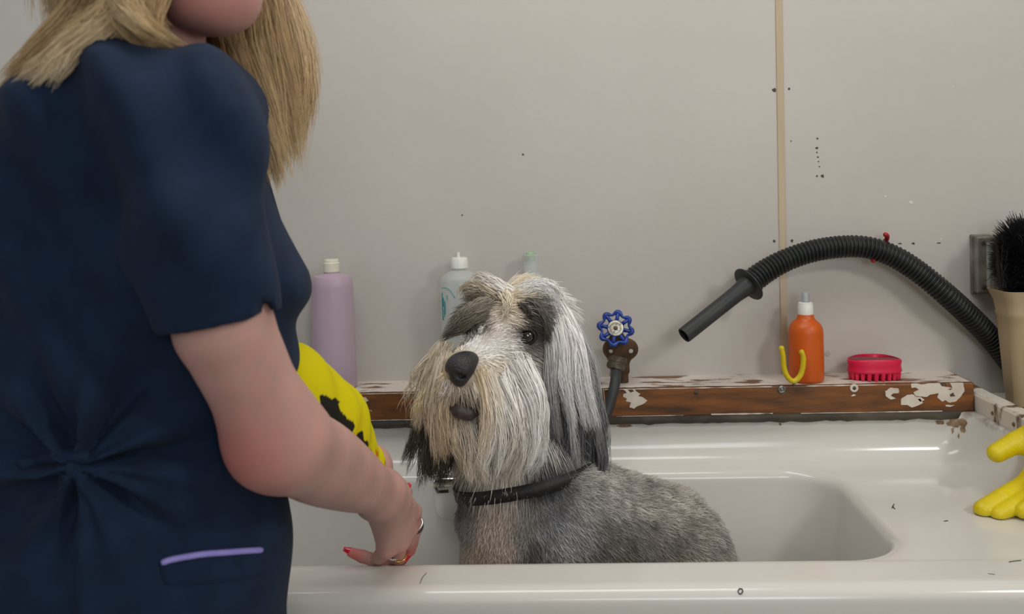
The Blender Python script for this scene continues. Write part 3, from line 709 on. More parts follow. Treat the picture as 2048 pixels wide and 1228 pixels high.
gpalm = [(rc(P(2085, 960, 1.41), P(2105, 895, 1.42), .024, .032), .02), (rc(P(2110, 975, 1.38), P(2115, 890, 1.42), .024, .032), .02), (rc(P(2075, 955, 1.415), P(2100, 895, 1.43), .012, .018), .012),
         (rc(P(2110, 885, 1.42), P(2165, 838, 1.43), .034, .040), .02), (rc(P(2165, 838, 1.43), P(2250, 830, 1.44), .040, .046), .03)]
gfn0 = union(gi + gm + gr + gp + gx + gt + gpalm)
gcut = (P(2250, 830, 1.44) - P(2165, 838, 1.43)); gcut /= np.linalg.norm(gcut); gcp = P(2248, 830, 1.44)
_gk = rbox((.757, 1.0, .80), (1.4, WALL, .8735), .004)
def gfn(p): return smax(smax(smax(gfn0(p), (p - gcp) @ gcut, .004), .0008 - tub_sdf(p), .004), -_gk(p), .004)
gcen = P(2090, 940, 1.40); V, Fc = mesh_sdf(gfn, gcen - np.array([.14, .12, .20]), gcen + np.array([.17, .12, .16]), .0024)
fast_mesh('glove_skin', V, Fc, M_glove, gl)

# ================================================================== dog
dog = thing('dog', 'grey and white shaggy dog with a clipped body sitting in the tub', 'dog', (0.12, 1.42, 0.455))
nosep = P(919, 737, 1.252)
hf = np.array([-.62, -.76, -.16]); hf /= np.linalg.norm(hf)         # the way the head points
hl = np.cross([0, 0, 1.0], hf); hl /= np.linalg.norm(hl)            # its left (our right): check sign below
if hl[0] < 0: hl = -hl
hu = np.cross(hf, hl); hu = hu if hu[2] > 0 else -hu
HM = np.stack([hf, hl, hu], 1)
skull = P(1040, 655, 1.385)
eyeR = P(1054, 672, 1.318); eyeL = P(948, 655, 1.338)
head = [(el(skull, (.078, .072, .070), HM), 0),
        (rc(P(1000, 705, 1.345), P(930, 752, 1.283), .050, .036), .03),
        (rc(P(1010, 760, 1.345), P(950, 800, 1.30), .046, .030), .03),
        (rc(P(945, 812, 1.30), P(930, 822, 1.288), .020, .016), .02),
        (el(P(1062, 640, 1.335), (.022, .024, .018), HM), .02), (el(P(955, 632, 1.345), (.022, .024, .016), HM), .02),
        (rc(P(1100, 640, 1.40), P(1140, 760, 1.39), .030, .026), .03), (rc(P(985, 630, 1.43), P(930, 740, 1.42), .026, .022), .03)]
for e in (eyeR, eyeL):                                              # eye sockets are cut below
    pass
body = [(rc(P(1050, 760, 1.41), P(1045, 920, 1.40), .070, .078), .05),
        (rc(P(1045, 920, 1.40), P(1085, 1060, 1.40), .078, .112), .06),
        (rc(P(1140, 1050, 1.42), P(1285, 1142, 1.46), .108, .150), .07),
        (el(P(1012, 1090, 1.365), (.060, .060, .10)), .05),
        (el(P(1150, 1090, 1.335), (.070, .05, .10)), .05),          # near shoulder
        (rc(P(955, 985, 1.44), P(946, 1045, 1.44), .024, .028), .03)]
FL = 0.457
def leg(a, m, b, r): return chain([a, m, b], r, .03) + [(el(b + np.array([-.02, -.01, .008]), (.042, .030, .022)), .02)]
fl1 = P(1110, 1140, 1.34); fl2 = P(978, 1130, 1.43)
legs = leg(fl1, np.array([fl1[0] - .015, 1.335, .56]), np.array([fl1[0] - .03, 1.325, FL + .014]), [.05, .034, .028]) + leg(fl2, np.array([fl2[0] - .01, 1.44, .56]), np.array([fl2[0] - .02, 1.44, FL + .014]), [.045, .034, .028])
rump = P(1285, 1142, 1.46)
legs += chain([rump + np.array([.0, -.07, -.05]), np.array([rump[0] - .10, 1.36, .55]), np.array([rump[0] - .03, 1.35, .485]), np.array([rump[0] - .13, 1.335, FL + .02])], [.085, .055, .03, .024], .04)
legs += [(rc(rump + np.array([.10, .0, -.09]), rump + np.array([.17, -.06, -.145]), .024, .014), .03)]
dog0 = union(head + body + legs)
sock = [el(eyeR, (.013, .013, .013)), el(eyeL, (.013, .013, .013))]
mouth_c = P(928, 818, 1.270)
def dog_sdf(p):
    d = dog0(p)
    for s_ in sock: d = smax(d, -s_(p), .006)
    return smax(d, (FL - .001) - p[:, 2], .004)
V, Fc = mesh_sdf(lambda p: smax(dog_sdf(p), .003 - tub_sdf(p), .006), (-.30, 1.16, .44), (.46, 1.66, 1.21), .0045)

# coat colours as they lie on the animal (place on the photo -> colour)
CM = np.array([
 (960,575,196,190,180),(1000,580,214,204,184),(1040,580,222,206,176),(1015,612,220,204,176),(1030,640,222,208,186),(1090,585,226,222,214),(1120,610,214,210,204),(930,585,150,140,126),(945,565,190,184,174),(925,605,120,112,100),
 (940,625,98,92,82),(915,640,92,86,76),(955,640,52,46,42),(985,600,190,178,160),(900,660,96,90,80),(930,655,50,45,40),(975,650,120,108,96),
 (1065,605,104,97,90),(1055,632,72,66,60),(1085,640,112,106,100),(1040,655,66,58,54),(1065,655,60,54,50),(1080,670,86,80,76),(1055,690,92,84,80),
 (1000,660,228,218,212),(985,690,230,224,218),(1020,690,226,218,214),(945,685,234,228,220),(905,690,222,208,186),(890,705,222,208,182),(960,700,232,226,218),
 (880,735,220,202,170),(870,770,214,194,158),(955,715,216,208,194),(975,750,220,202,170),(1000,745,222,206,178),(1010,790,226,214,192),(1050,760,236,232,226),(1040,830,232,226,216),(1060,800,236,233,228),(1030,730,232,226,220),
 (925,822,52,44,44),(940,830,70,54,54),(915,812,60,50,48),(930,850,200,184,158),(960,860,212,200,178),(900,850,196,176,140),
 (1075,720,160,150,140),(1085,760,170,162,154),(1120,700,196,196,198),(1110,800,112,112,116),(1170,800,122,122,126),(1180,700,150,150,152),(850,800,204,184,150),(840,870,112,102,88),(880,800,210,192,160),
 (1000,920,212,202,186),(970,960,188,176,160),(1000,1000,198,186,174),(985,1060,192,178,168),(1010,1100,188,172,162),(960,1110,180,166,152),(1060,1010,150,146,142),(1080,940,60,60,64),(1100,980,100,100,104),
 (1050,1080,140,136,132),(1065,1100,104,102,102),(1110,1050,128,128,132),(1130,1100,150,148,146),(1160,1060,140,138,136),(1200,1000,150,147,142),(1240,940,160,156,150),(1230,1080,112,110,105),(1300,1000,150,146,139),(1300,1090,122,118,110),
 (1360,1000,158,153,146),(1400,1060,134,130,122),(1450,1100,156,152,146),(1350,1120,116,112,104),(922,1010,104,103,102),(925,1060,140,137,134),(935,960,110,108,106),(1430,1030,160,156,150),(1260,1110,108,106,100)], float)
def coat_colour(p):
    q = proj(p); out = np.empty((len(q), 3))
    C = lin(CM[:, 2:5])
    for s in range(0, len(q), 20000):
        d2 = ((q[s:s + 20000, None, :] - CM[None, :, :2]) ** 2).sum(-1); w = 1 / (d2 + 160) ** 2
        out[s:s + 20000] = (w[..., None] * C).sum(1) / w.sum(1)[:, None]
    return out
def desat(c, k): l = (c * [.3, .55, .15]).sum(-1, keepdims=True); return c * (1 - k) + l * k
M_skin = mat('dog_undercoat', (120, 115, 110), 0.8, attr='col', spec=.2)
fast_mesh('body', V, Fc, M_skin, dog, col=coat_colour(V) * .75)
M_fur = mat('dog_fur', (150, 150, 150), 0.55, attr='col', spec=.25)
M_wet = mat('wet_black_nose', (27, 26, 29), 0.36, (46, 45, 50), 60, bump=.8, bscale=420)
M_eye = mat('dark_eye', (26, 16, 12), 0.06, spec=.8, coat=.6)
M_lip = mat('dark_lip', (44, 36, 38), 0.5, (66, 52, 54), 80)
M_rim = mat('eye_rim', (30, 26, 26), 0.5)
# nose: leather with two nostrils
nm = np.stack([hf, hl, hu], 1)
nz = union([(el(nosep, (.019, .0225, .0175), nm), 0), (el(nosep + hu * .007 - hf * .012, (.021, .0195, .013), nm), .01), (el(nosep - hu * .012 + hf * .002, (.012, .012, .014), nm), .008)])
_ns = [rc(nosep + hl * s_ * .0095 + hf * .022 - hu * .004, nosep + hl * s_ * .013 + hf * .008 - hu * .006, .0052, .004) for s_ in (-1, 1)]
_ph = rc(nosep + hf * .021 - hu * .03, nosep + hf * .0215 + hu * .004, .0016)
nfn = lambda p: smax(smax(nz(p), -np.minimum(_ns[0](p), _ns[1](p)), .004), -_ph(p), .002)
Vn, Fn = mesh_sdf(nfn, nosep - .045, nosep + .045, .0013); fast_mesh('nose', Vn, Fn, M_wet, dog)
lipf = union(chain([P(903, 812, 1.264), P(918, 822, 1.252), P(937, 827, 1.254), P(964, 820, 1.270)], [.006, .0095, .0095, .005], .004) + chain([P(920, 790, 1.258), P(921, 812, 1.253)], [.004, .006], .006))
Vl, Fl = mesh_sdf(lipf, mouth_c - .06, mouth_c + .06, .0016); fast_mesh('lips', Vl, Fl, M_lip, dog)
for e, s_ in ((eyeR, 1), (eyeL, -1)):
    Ve, Fe = lathe_geo([(0.0128 * math.sin(t), -.0128 * math.cos(t)) for t in np.linspace(0.02, 3.12, 18)], e + np.array([0, .001, 0]), axis=(0, -1, 0), sides=28)
    ey = pyd('eye', Ve, Fe, M_eye, dog)
    ring = [e + np.array([0, -.005, 0]) + .0128 * (math.cos(t) * np.array([.96, -.1 * s_, 0]) + math.sin(t) * np.array([0, 0, .82])) for t in np.linspace(0, 2 * np.pi, 32, endpoint=False)]
    tube('eyelid_rim', ring, .0024, M_rim, ey, sides=8, closed=True)

# ---- clipped coat on the body and short fur on the face
tri = np.concatenate([Fc[:, [0, 1, 2]], Fc[:, [0, 2, 3]]]); A_, B_, C_ = V[tri[:, 0]], V[tri[:, 1]], V[tri[:, 2]]
ar = np.linalg.norm(np.cross(B_ - A_, C_ - A_), axis=1) / 2
def sample(n, keep):
    cen = (A_ + B_ + C_) / 3; w = ar * keep(cen); i = rng.choice(len(w), n, p=w / w.sum())
    u, v = rng.random((2, n)); f = u + v > 1; u[f] = 1 - u[f]; v[f] = 1 - v[f]
    return A_[i] + u[:, None] * (B_ - A_)[i] + v[:, None] * (C_ - A_)[i]
def fnoise(p, s, seed=0.0): return np.array([mnoise.noise((x * s + seed, y * s, z * s)) for x, y, z in p])
headc = skull
def is_head(p): return (p[:, 2] > .80) & (np.linalg.norm(p - np.array([P(1000, 760, 1.33)]), axis=1) < .155)
# body
nbod = 88000
cc_ = P(1047, 952, 1.40); e1 = np.array([.98, 0, .19]); e1 /= np.linalg.norm(e1); e2 = np.array([.02, 1, -.12]); e2 -= (e2 @ e1) * e1; e2 /= np.linalg.norm(e2); e3 = np.cross(e1, e2)
pb_ = sample(nbod, lambda c: (~is_head(c)).astype(float) * np.where(c[:, 2] < .60, .25, 1.0))
hcol = (pb_ - cc_) @ e3; pb_ = pb_[~((hcol > -.014) & (hcol < .045) & (np.linalg.norm(pb_ - cc_, axis=1) < .108))]; nbod = len(pb_)
nr = grad(dog_sdf, pb_)
flow = np.array([.55, .25, -.75])[None] + 0.25 * np.stack([fnoise(pb_, 9, 3), fnoise(pb_, 9, 7), fnoise(pb_, 9, 11)], 1)
chest = pb_[:, 0] < P(1060, 1050, 1.38)[0]
flow[chest] = np.array([.05, -.1, -1.0]) + 0.3 * rng.normal(size=(chest.sum(), 3)) * .4
flow -= (flow * nr).sum(1)[:, None] * nr; flow /= np.linalg.norm(flow, axis=1)[:, None] + 1e-6
ln = (.0085 + .005 * rng.random(nbod)) * np.where(chest, .8, 1.0)
dr = flow * .88 + nr * .42 + rng.normal(size=(nbod, 3)) * .22
t = np.linspace(0, 1, 4)
pts = pb_[:, None] - nr[:, None] * .001 + dr[:, None] * (ln[:, None] * t[None])[..., None] - nr[:, None] * (ln[:, None] * .16 * t[None] ** 2)[..., None]
cc = coat_colour(pb_) * 1.35
mott = 1 + .55 * fnoise(pb_ * [1, 1, 1.0], 42, 1) + .42 * fnoise(pb_, 90, 5)
mott = np.where(chest, 1 + .18 * (mott - 1), mott)
cc = cc * np.clip(mott * (1 + .16 * rng.normal(size=nbod)), .28, 1.8)[:, None]
tipc = cc[:, None] * (np.linspace(.8, 1.2, 4)[None, :, None])
strands('body_coat', pts, [.00042, .0004, .0003, .0001], tipc, M_fur, dog)
# face
nh = 34000
ph_ = sample(nh, lambda c: is_head(c).astype(float))
px_ = proj(ph_)
def near(x, y, r): return np.clip(1 - np.hypot(px_[:, 0] - x, px_[:, 1] - y) / r, 0, 1)
keep = ~((near(1054, 672, 15) > 0) & (ph_[:, 1] < 1.36)) & ~((near(921, 737, 34) > 0) & (ph_[:, 1] < 1.30)) & ~((near(930, 818, 22) > .1) & (ph_[:, 1] < 1.31))
ph_ = ph_[keep]; px_ = px_[keep]; nh = len(ph_)
nr = grad(dog_sdf, ph_)
away = ph_ - (nosep + hf * .01); away /= np.linalg.norm(away, axis=1)[:, None]
dn = np.array([0, 0, -1.0])
low = np.clip((px_[:, 1] - 700) / 120, 0, 1)[:, None]
flow = away * (1 - .5 * low) + dn * (.15 + 1.1 * low)
brow = (px_[:, 1] < 655)[:, None]
flow = np.where(brow, away * .5 + np.where((px_[:, 0] > 1010)[:, None], np.array([[.75, -.1, -.55]]), np.array([[-.75, -.1, -.5]])) * .9, flow)
flow = flow - (flow * nr).sum(1)[:, None] * nr * .9; flow /= np.linalg.norm(flow, axis=1)[:, None] + 1e-6
L = .014 + .020 * low[:, 0] + .012 * (px_[:, 1] < 620)
L = L * (1 - .55 * near(985, 690, 60)) * (1 - .7 * near(1054, 672, 45)) * (1 - .5 * near(930, 735, 75))
L = L * (.7 + .6 * rng.random(nh))
lift = np.where(px_[:, 1] < 600, .55, .34)[:, None]
dr = flow * .92 + nr * lift + rng.normal(size=(nh, 3)) * .12
t = np.linspace(0, 1, 6)
pts = ph_[:, None] - nr[:, None] * .001 + dr[:, None] * (L[:, None] * t[None])[..., None] + dn * (L[:, None] * .28 * t[None] ** 2)[..., None]
cc = np.minimum(desat(coat_colour(ph_), .3) * 1.32, .92) * np.clip(1 + .16 * rng.normal(size=nh), .5, 1.5)[:, None]
strands('face_fur', pts, [.00045, .0005, .00045, .0004, .0003, .0001], cc, M_fur, dog)

# ---- long locks: ears, cheeks, beard, brows
WH = (250, 247, 243); SL = (222, 221, 221); GR = (150, 149, 151); DG = (80, 79, 83); CRM = (243, 234, 217); TAN = (230, 212, 182); OLV = (126, 120, 106)
LK = []
def G(*pts): return [P(x, y, d) for x, y, d in pts]
def LO(n, r0, r1, c0, c1, *pts, **k): LK.append(lock(G(*pts), n, r0, r1, c0, c1, **k))
# our right side: white-streaked ear over dark grey
LO(900, .020, .024, SL, DG, (1130, 640, 1.41), (1168, 730, 1.40), (1184, 830, 1.39), (1192, 905, 1.385), (1178, 1010, 1.375), clumps=14, lenvar=.42)
LO(800, .020, .025, GR, DG, (1115, 660, 1.385), (1156, 760, 1.375), (1172, 860, 1.37), (1158, 1005, 1.36), clumps=14, lenvar=.42)
LO(800, .018, .028, GR, DG, (1105, 680, 1.36), (1130, 780, 1.345), (1140, 870, 1.34), (1138, 1005, 1.345), clumps=14, lenvar=.42)
LO(600, .014, .022, DG, DG, (1095, 720, 1.35), (1105, 800, 1.335), (1110, 880, 1.335), (1102, 990, 1.345), clumps=10, lenvar=.42)
LO(700, .018, .015, WH, SL, (1090, 600, 1.358), (1116, 670, 1.336), (1122, 760, 1.320), (1140, 850, 1.316), clumps=7)
LO(600, .017, .015, WH, SL, (1105, 598, 1.368), (1148, 680, 1.346), (1160, 770, 1.330), (1182, 860, 1.326), clumps=7)
LO(300, .012, .013, WH, GR, (1080, 610, 1.350), (1100, 690, 1.325), (1100, 780, 1.315), (1112, 880, 1.318), clumps=6)
LO(240, .010, .012, SL, GR, (1118, 620, 1.385), (1158, 700, 1.37), (1174, 790, 1.36), (1186, 880, 1.355), clumps=6)
LO(160, .008, .010, SL, GR, (1130, 760, 1.335), (1140, 840, 1.325), (1150, 920, 1.33), (1135, 985, 1.335), clumps=5)
LO(160, .008, .012, (170, 170, 172), DG, (1170, 760, 1.365), (1190, 850, 1.36), (1200, 930, 1.36), (1180, 1000, 1.365), clumps=5)
LO(260, .018, .010, (168, 166, 160), (140, 138, 134), (1178, 800, 1.40), (1196, 880, 1.40), (1204, 940, 1.40), (1204, 990, 1.40), clumps=5)
# white cheek and beard, our right
LO(800, .026, .020, WH, WH, (1035, 735, 1.300), (1066, 800, 1.285), (1072, 870, 1.285), (1058, 930, 1.295), clumps=9, wave=.002)
LO(600, .022, .022, WH, (226, 218, 206), (1005, 760, 1.285), (1030, 830, 1.272), (1035, 890, 1.275), (1010, 955, 1.285), clumps=9)
LO(360, .012, .016, WH, (216, 214, 212), (1050, 830, 1.30), (1080, 880, 1.30), (1085, 920, 1.305), (1060, 955, 1.31), clumps=5)
# cream muzzle and chin
LO(420, .016, .018, CRM, WH, (972, 752, 1.262), (990, 810, 1.258), (1000, 870, 1.262), (985, 940, 1.272), clumps=8)
LO(300, .012, .014, TAN, CRM, (962, 748, 1.258), (975, 800, 1.255), (975, 860, 1.258), (960, 925, 1.268), clumps=6)
LO(420, .018, .020, (214, 204, 190), CRM, (935, 838, 1.275), (945, 880, 1.272), (950, 920, 1.278), (955, 960, 1.29), clumps=8)
LO(360, .016, .018, CRM, (206, 192, 166), (915, 835, 1.28), (915, 870, 1.278), (925, 910, 1.285), (930, 945, 1.295), clumps=7)
# moustache falling over the lips
for dx in (-26, -14, -2, 10, 24):
    LO(60, .008, .006, (224, 216, 206), (206, 196, 184), (921 + dx, 765, 1.256), (921 + dx * 1.3, 785, 1.252), (921 + dx * 1.6, 800 - abs(dx) * .1, 1.258), clumps=3, K=8)
# cream whiskers, our left
LO(520, .018, .024, CRM, TAN, (893, 725, 1.283), (880, 780, 1.285), (876, 840, 1.292), (884, 905, 1.30), clumps=9)
LO(460, .018, .022, (220, 206, 178), TAN, (905, 760, 1.272), (895, 810, 1.272), (898, 860, 1.28), (910, 920, 1.29), clumps=8)
LO(240, .016, .022, (232, 222, 202), (222, 206, 176), (890, 700, 1.30), (872, 745, 1.305), (854, 795, 1.31), (846, 850, 1.315), clumps=8, wave=.005)
LO(60, .012, .020, (226, 216, 196), (206, 192, 164), (890, 690, 1.31), (858, 722, 1.315), (830, 772, 1.32), (820, 820, 1.325), clumps=6, wave=.006)
LO(60, .008, .014, (230, 218, 186), (222, 206, 160), (860, 770, 1.30), (845, 800, 1.298), (832, 830, 1.30), clumps=4)
# dark far ear, our left
LO(700, .022, .026, OLV, (84, 78, 68), (890, 770, 1.40), (872, 830, 1.375), (860, 895, 1.37), (858, 955, 1.372), clumps=12, lenvar=.12)
LO(420, .018, .022, OLV, (84, 78, 68), (900, 800, 1.385), (895, 860, 1.37), (893, 905, 1.37), (886, 958, 1.375), clumps=9, lenvar=.12)
LO(180, .012, .016, (120, 112, 98), (80, 74, 66), (868, 770, 1.37), (848, 830, 1.36), (835, 880, 1.36), (815, 940, 1.365), clumps=7)
# brows and topknot
LO(420, .014, .016, (158, 150, 136), (112, 106, 96), (975, 605, 1.335), (945, 618, 1.312), (918, 640, 1.305), (898, 668, 1.308), clumps=7, K=10)
LO(220, .010, .012, (120, 112, 100), (82, 76, 68), (970, 625, 1.325), (945, 640, 1.306), (915, 662, 1.302), (888, 678, 1.308), clumps=6, K=10)
LO(240, .012, .012, (200, 190, 172), (176, 164, 146), (985, 590, 1.34), (955, 575, 1.335), (930, 577, 1.33), (926, 596, 1.325), clumps=5, K=10)
LO(160, .010, .010, (120, 110, 98), (150, 140, 126), (965, 590, 1.335), (945, 588, 1.325), (928, 600, 1.318), clumps=4, K=8)
LO(260, .014, .014, WH, (214, 206, 194), (1020, 590, 1.35), (985, 572, 1.345), (955, 562, 1.35), (935, 572, 1.355), clumps=6, K=10)
LO(320, .016, .016, WH, SL, (1040, 590, 1.35), (1070, 576, 1.345), (1095, 590, 1.35), (1110, 625, 1.35), clumps=6, K=10)
LO(220, .012, .012, WH, WH, (1065, 590, 1.36), (1088, 568, 1.36), (1112, 592, 1.36), (1125, 640, 1.36), clumps=5, K=10)
LO(160, .010, .008, (116, 109, 102), (96, 90, 86), (1056, 606, 1.33), (1074, 612, 1.318), (1090, 640, 1.312), (1098, 690, 1.316), clumps=5, K=10)
LO(80, .007, .006, (92, 84, 78), (60, 54, 50), (1042, 608, 1.325), (1052, 618, 1.312), (1066, 636, 1.310), clumps=4, K=8)
LO(90, .012, .010, (232, 222, 200), (226, 216, 198), (1010, 588, 1.335), (1014, 608, 1.322), (1004, 640, 1.318), clumps=6, K=8)
# bright wisps at the inner corner of the left eye
LO(12, .003, .005, WH, WH, (958, 672, 1.318), (960, 660, 1.308), (968, 645, 1.31), clumps=3, K=8)
byK = {}
for p_, c_ in LK: byK.setdefault(p_.shape[1], []).append((p_, c_))
for K, lst in byK.items():
    pp = np.concatenate([a for a, _ in lst]); cl_ = np.concatenate([b for _, b in lst])
    rad = .00048 * (1 - np.linspace(0, 1, K) ** 2.5) + .00008
    strands('long_coat', pp, rad, cl_, M_fur, dog)

# ---- black collar
M_collar = mat('black_webbing', (26, 26, 28), 0.6, (38, 38, 40), 200, bump=.3, bscale=500)
cc_ = P(1047, 952, 1.40); e1 = np.array([.98, 0, .19]); e1 /= np.linalg.norm(e1); e2 = np.array([.02, 1, -.12]); e2 -= (e2 @ e1) * e1; e2 /= np.linalg.norm(e2); e3 = np.cross(e1, e2)
n = 60; V2 = []; F2 = []
for i in range(n):
    t_ = 2 * np.pi * i / n; d_ = e1 * math.cos(t_) + e2 * math.sin(t_)
    lo_, hi_ = 0.03, .2
    for _ in range(24):
        mid = (lo_ + hi_) / 2
        if dog_sdf((cc_ + d_ * mid)[None])[0] < .013: lo_ = mid
        else: hi_ = mid
    r_ = min(lo_, .116)
    for du, dr_ in ((-.009, 0), (.009, 0), (.010, .003), (-.010, .003)): V2.append(cc_ + d_ * (r_ + dr_) + e3 * du)
for i in range(n):
    for k_ in range(4): F2.append((i * 4 + k_, i * 4 + (k_ + 1) % 4, ((i + 1) % n) * 4 + (k_ + 1) % 4, ((i + 1) % n) * 4 + k_))
pyd('collar', V2, F2, M_collar, dog)


# ================================================================== person
AL = R(20); pf = np.array([math.cos(AL), math.sin(AL), 0]); pl = np.array([-math.sin(AL), math.cos(AL), 0])   # her forward, her left
TD = 0.93
person = thing('person', 'blonde person in a navy scrub top reaching into the tub', 'person', (-.42, TD - .02, 0))
SJ = P(345, 262, .765); HEM = P(440, 640, .785); EL = P(556, 880, .835); WR = P(762, 988, 1.105)
TT = [(95, 262, 372, .062), (118, 205, 420, .10), (150, 130, 446, .135), (200, 62, 470, .152), (300, 2, 502, .156), (400, -28, 535, .156), (500, -40, 566, .158), (560, -42, 581, .156),
      (640, -32, 579, .150), (700, -16, 570, .146), (800, 0, 553, .141), (900, 4, 545, .140), (950, 2, 545, .141), (1040, -28, 556, .150), (1228, -72, 551, .166), (1420, -96, 545, .172), (1560, -100, 548, .172)]
tz, tx, ta, tb = [], [], [], []
for y, xl, xr, b in TT:
    a0, a1 = P(xl, y, TD), P(xr, y, TD); tz.append((a0[2] + a1[2]) / 2); tx.append((a0[0] + a1[0]) / 2)
    w = (a1[0] - a0[0]) / 2; ta.append(math.sqrt(max(w * w - (b * math.sin(AL)) ** 2, .0004)) / math.cos(AL)); tb.append(b)
tz, tx, ta, tb = [np.array(v)[::-1] for v in (tz, tx, ta, tb)]
def torso(p, grow=0.0):
    z = p[:, 2]; cx = np.interp(z, tz, tx); a = np.interp(z, tz, ta) + grow; b = np.interp(z, tz, tb) + grow
    dx = p[:, 0] - cx; dy = p[:, 1] - TD
    u = dx * pf[0] + dy * pf[1]; v = dx * pl[0] + dy * pl[1]
    q = ((np.abs(u) / a) ** 2.3 + (np.abs(v) / b) ** 2.3) ** (1 / 2.3)
    d = (q - 1) * np.minimum(a, b) * .9
    return smax(d, z - (tz[-1] + grow), .03)
adir = (HEM - SJ) / np.linalg.norm(HEM - SJ)
LSJ = P(425, 250, 1.06)
LEL = P(532, 835, 1.07); LWR = P(738, 935, 1.150)
sl = union([(rc(SJ + np.array([-.004, .03, -.008]), SJ + (HEM - SJ) * .5 + np.array([-.006, .012, 0]), .066, .064), 0), (rc(SJ + (HEM - SJ) * .5, HEM + adir * .10, .063, .0435), .012)])
lsl = union([(rc(LSJ, LSJ + (LEL - LSJ) * .6, .062, .05), 0)])
_yoke = rc(SJ + np.array([-.03, .04, .016]), LSJ + np.array([.02, -.03, .014]), .05)
cav = rc(SJ + (HEM - SJ) * .6, HEM + adir * .15, .0455, .0445)
slit_c = march(512, 610, sl) if True else None
gather = P(186, 913, .80)
def folds(p):
    """drape of the cotton: creases that run from the waist tie, pulls across the sleeve and back"""
    q = p - gather; z = q[:, 2]; x = q[:, 0]; r = np.hypot(x, z) + 1e-4; th = np.arctan2(z, x)
    f = .0075 * np.sin(th * 7 + 1.4) * np.exp(-(r / .13) ** 2) * np.clip(r / .02, 0, 1)
    f += .0058 * np.sin(th * 13 + .4 + r * 9) * np.exp(-(r / .085) ** 2) * np.clip(r / .02, 0, 1)
    f -= .010 * np.exp(-(r / .022) ** 2)                                   # dimple where the tie is sewn on
    band = np.exp(-((z + .004 + .10 * x) / .016) ** 2) * (x < 0)
    f -= .005 * band
    s = np.clip((p[:, 2] - .95) / .2, 0, 1)
    g = (p[:, 0] * .75 - p[:, 2] * .66); h_ = p[:, 0] * .66 + p[:, 2] * .75
    f += s * .0050 * np.sin(h_ * 70 + 3.0 * np.sin(g * 11) + p[:, 1] * 9)
    f += .0036 * np.sin(g * 46 + 2.2 * np.sin(h_ * 9)) * np.clip((1.25 - p[:, 2]) / .3, 0, 1)
    f += .006 * np.sin(g * 21 + 1.0 + 1.2 * np.sin(h_ * 6)) * np.clip((p[:, 2] - 1.0) / .1, 0, 1) * np.clip((-.33 - p[:, 0]) / .08, 0, 1)
    seam = np.exp(-((x - .004 - .02 * z) / .006) ** 2) * (z < -.01)
    f -= .004 * seam
    f += .0035 * np.sin(x * 60 + 8 * z) * np.clip(-z / .12, 0, 1)
    return 1.45 * f * np.clip((nrm(p - HEM) - .045) / .07, .12, 1)
arm_ax = adir
def cloth0(p):
    d = smin(torso(p, .006), sl(p), .018 + .045 * np.clip((p[:, 2] - SJ[2] + .12) / .12, 0, 1)); d = smin(d, lsl(p), .03); d = smin(d, _yoke(p), .05)
    return d
ncen = P(345, 85, .90)
def sleeve_cut(p):                         # beyond the hem plane, near the arm only
    hemn = np.array([.155, .02, -1.0]); hemn = hemn / np.linalg.norm(hemn)
    plane = (p - HEM) @ hemn; near_arm = rc(SJ, HEM + adir * .22, .085)(p)
    return np.maximum(-plane, near_arm)    # negative inside the part to remove
def cloth(p):
    d = cloth0(p) + folds(p)
    body_d = torso(p, .006) + folds(p)
    cut = np.maximum(d, -sleeve_cut(p)); cut = np.minimum(cut, body_d)
    cut = np.maximum(cut, -cav(p)) if True else cut
    body_keep = np.maximum(body_d, -rc(SJ + (HEM - SJ) * .6, EL, .046, .044)(p))
    cut = np.minimum(cut, body_keep)
    # slit at the front of the sleeve hem
    sd = el(P(508, 632, .735), (.005, .05, .012)); cut = np.maximum(cut, -np.maximum(sd(p), -(torso(p, .012))))
    return smax(cut, .61 - p[:, 2], .004)
M_navy = mat('navy_cotton', (28, 44, 68), 0.85, (24, 38, 59), 30, bump=.25, bscale=500, spec=.15, sheen=.02)
V, Fc = mesh_sdf(cloth, (-.72, .62, .59), (-.10, 1.20, 1.46), .0036, slack=2.2, project=0)
top_o = fast_mesh('scrub_top', V, Fc, M_navy, person)
sm = top_o.modifiers.new('smooth', 'SMOOTH'); sm.iterations = 2; sm.factor = .5

# skin: arms, hands, neck and head in one body
Wd = WR
MC = {'i': P(826, 1024, 1.200), 'm': P(818, 1056, 1.197), 'r': P(800, 1082, 1.190), 'p': P(772, 1098, 1.178)}
AM = P(448, 655, .788); arm = chain([SJ + np.array([-.004, .02, 0]), AM, EL], [.048, .0428, .0375], .006) + [
       (el(EL + (EL - WR) / np.linalg.norm(EL - WR) * .012 + np.array([-.004, .004, -.004]), (.031, .031, .031)), .015)]
arm += [(union(sweep([EL, EL + (WR - EL) * .30, EL + (WR - EL) * .62, EL + (WR - EL) * .86, WR, WR + (WR - EL) * .08], [.038, .0435, .0375, .0295, .0275, .027], 22)), .045),
       (el(P(744, 1014, 1.085), (.011, .011, .011)), .02)]
palm = [(rc(WR, MC['i'] * .85 + WR * .15, .0255, .0125), .022), (rc(WR, MC['m'], .0235, .0112), .012), (rc(WR, MC['r'], .0235, .0112), .012), (rc(WR, MC['p'], .0235, .011), .012),
        (rc(P(790, 1010, 1.18), P(790, 1070, 1.19), .018, .017), .02)]
kn = [(el(MC[k] + np.array([0, -.003, .001]), (.0125,) * 3), .005) for k in 'imrp']
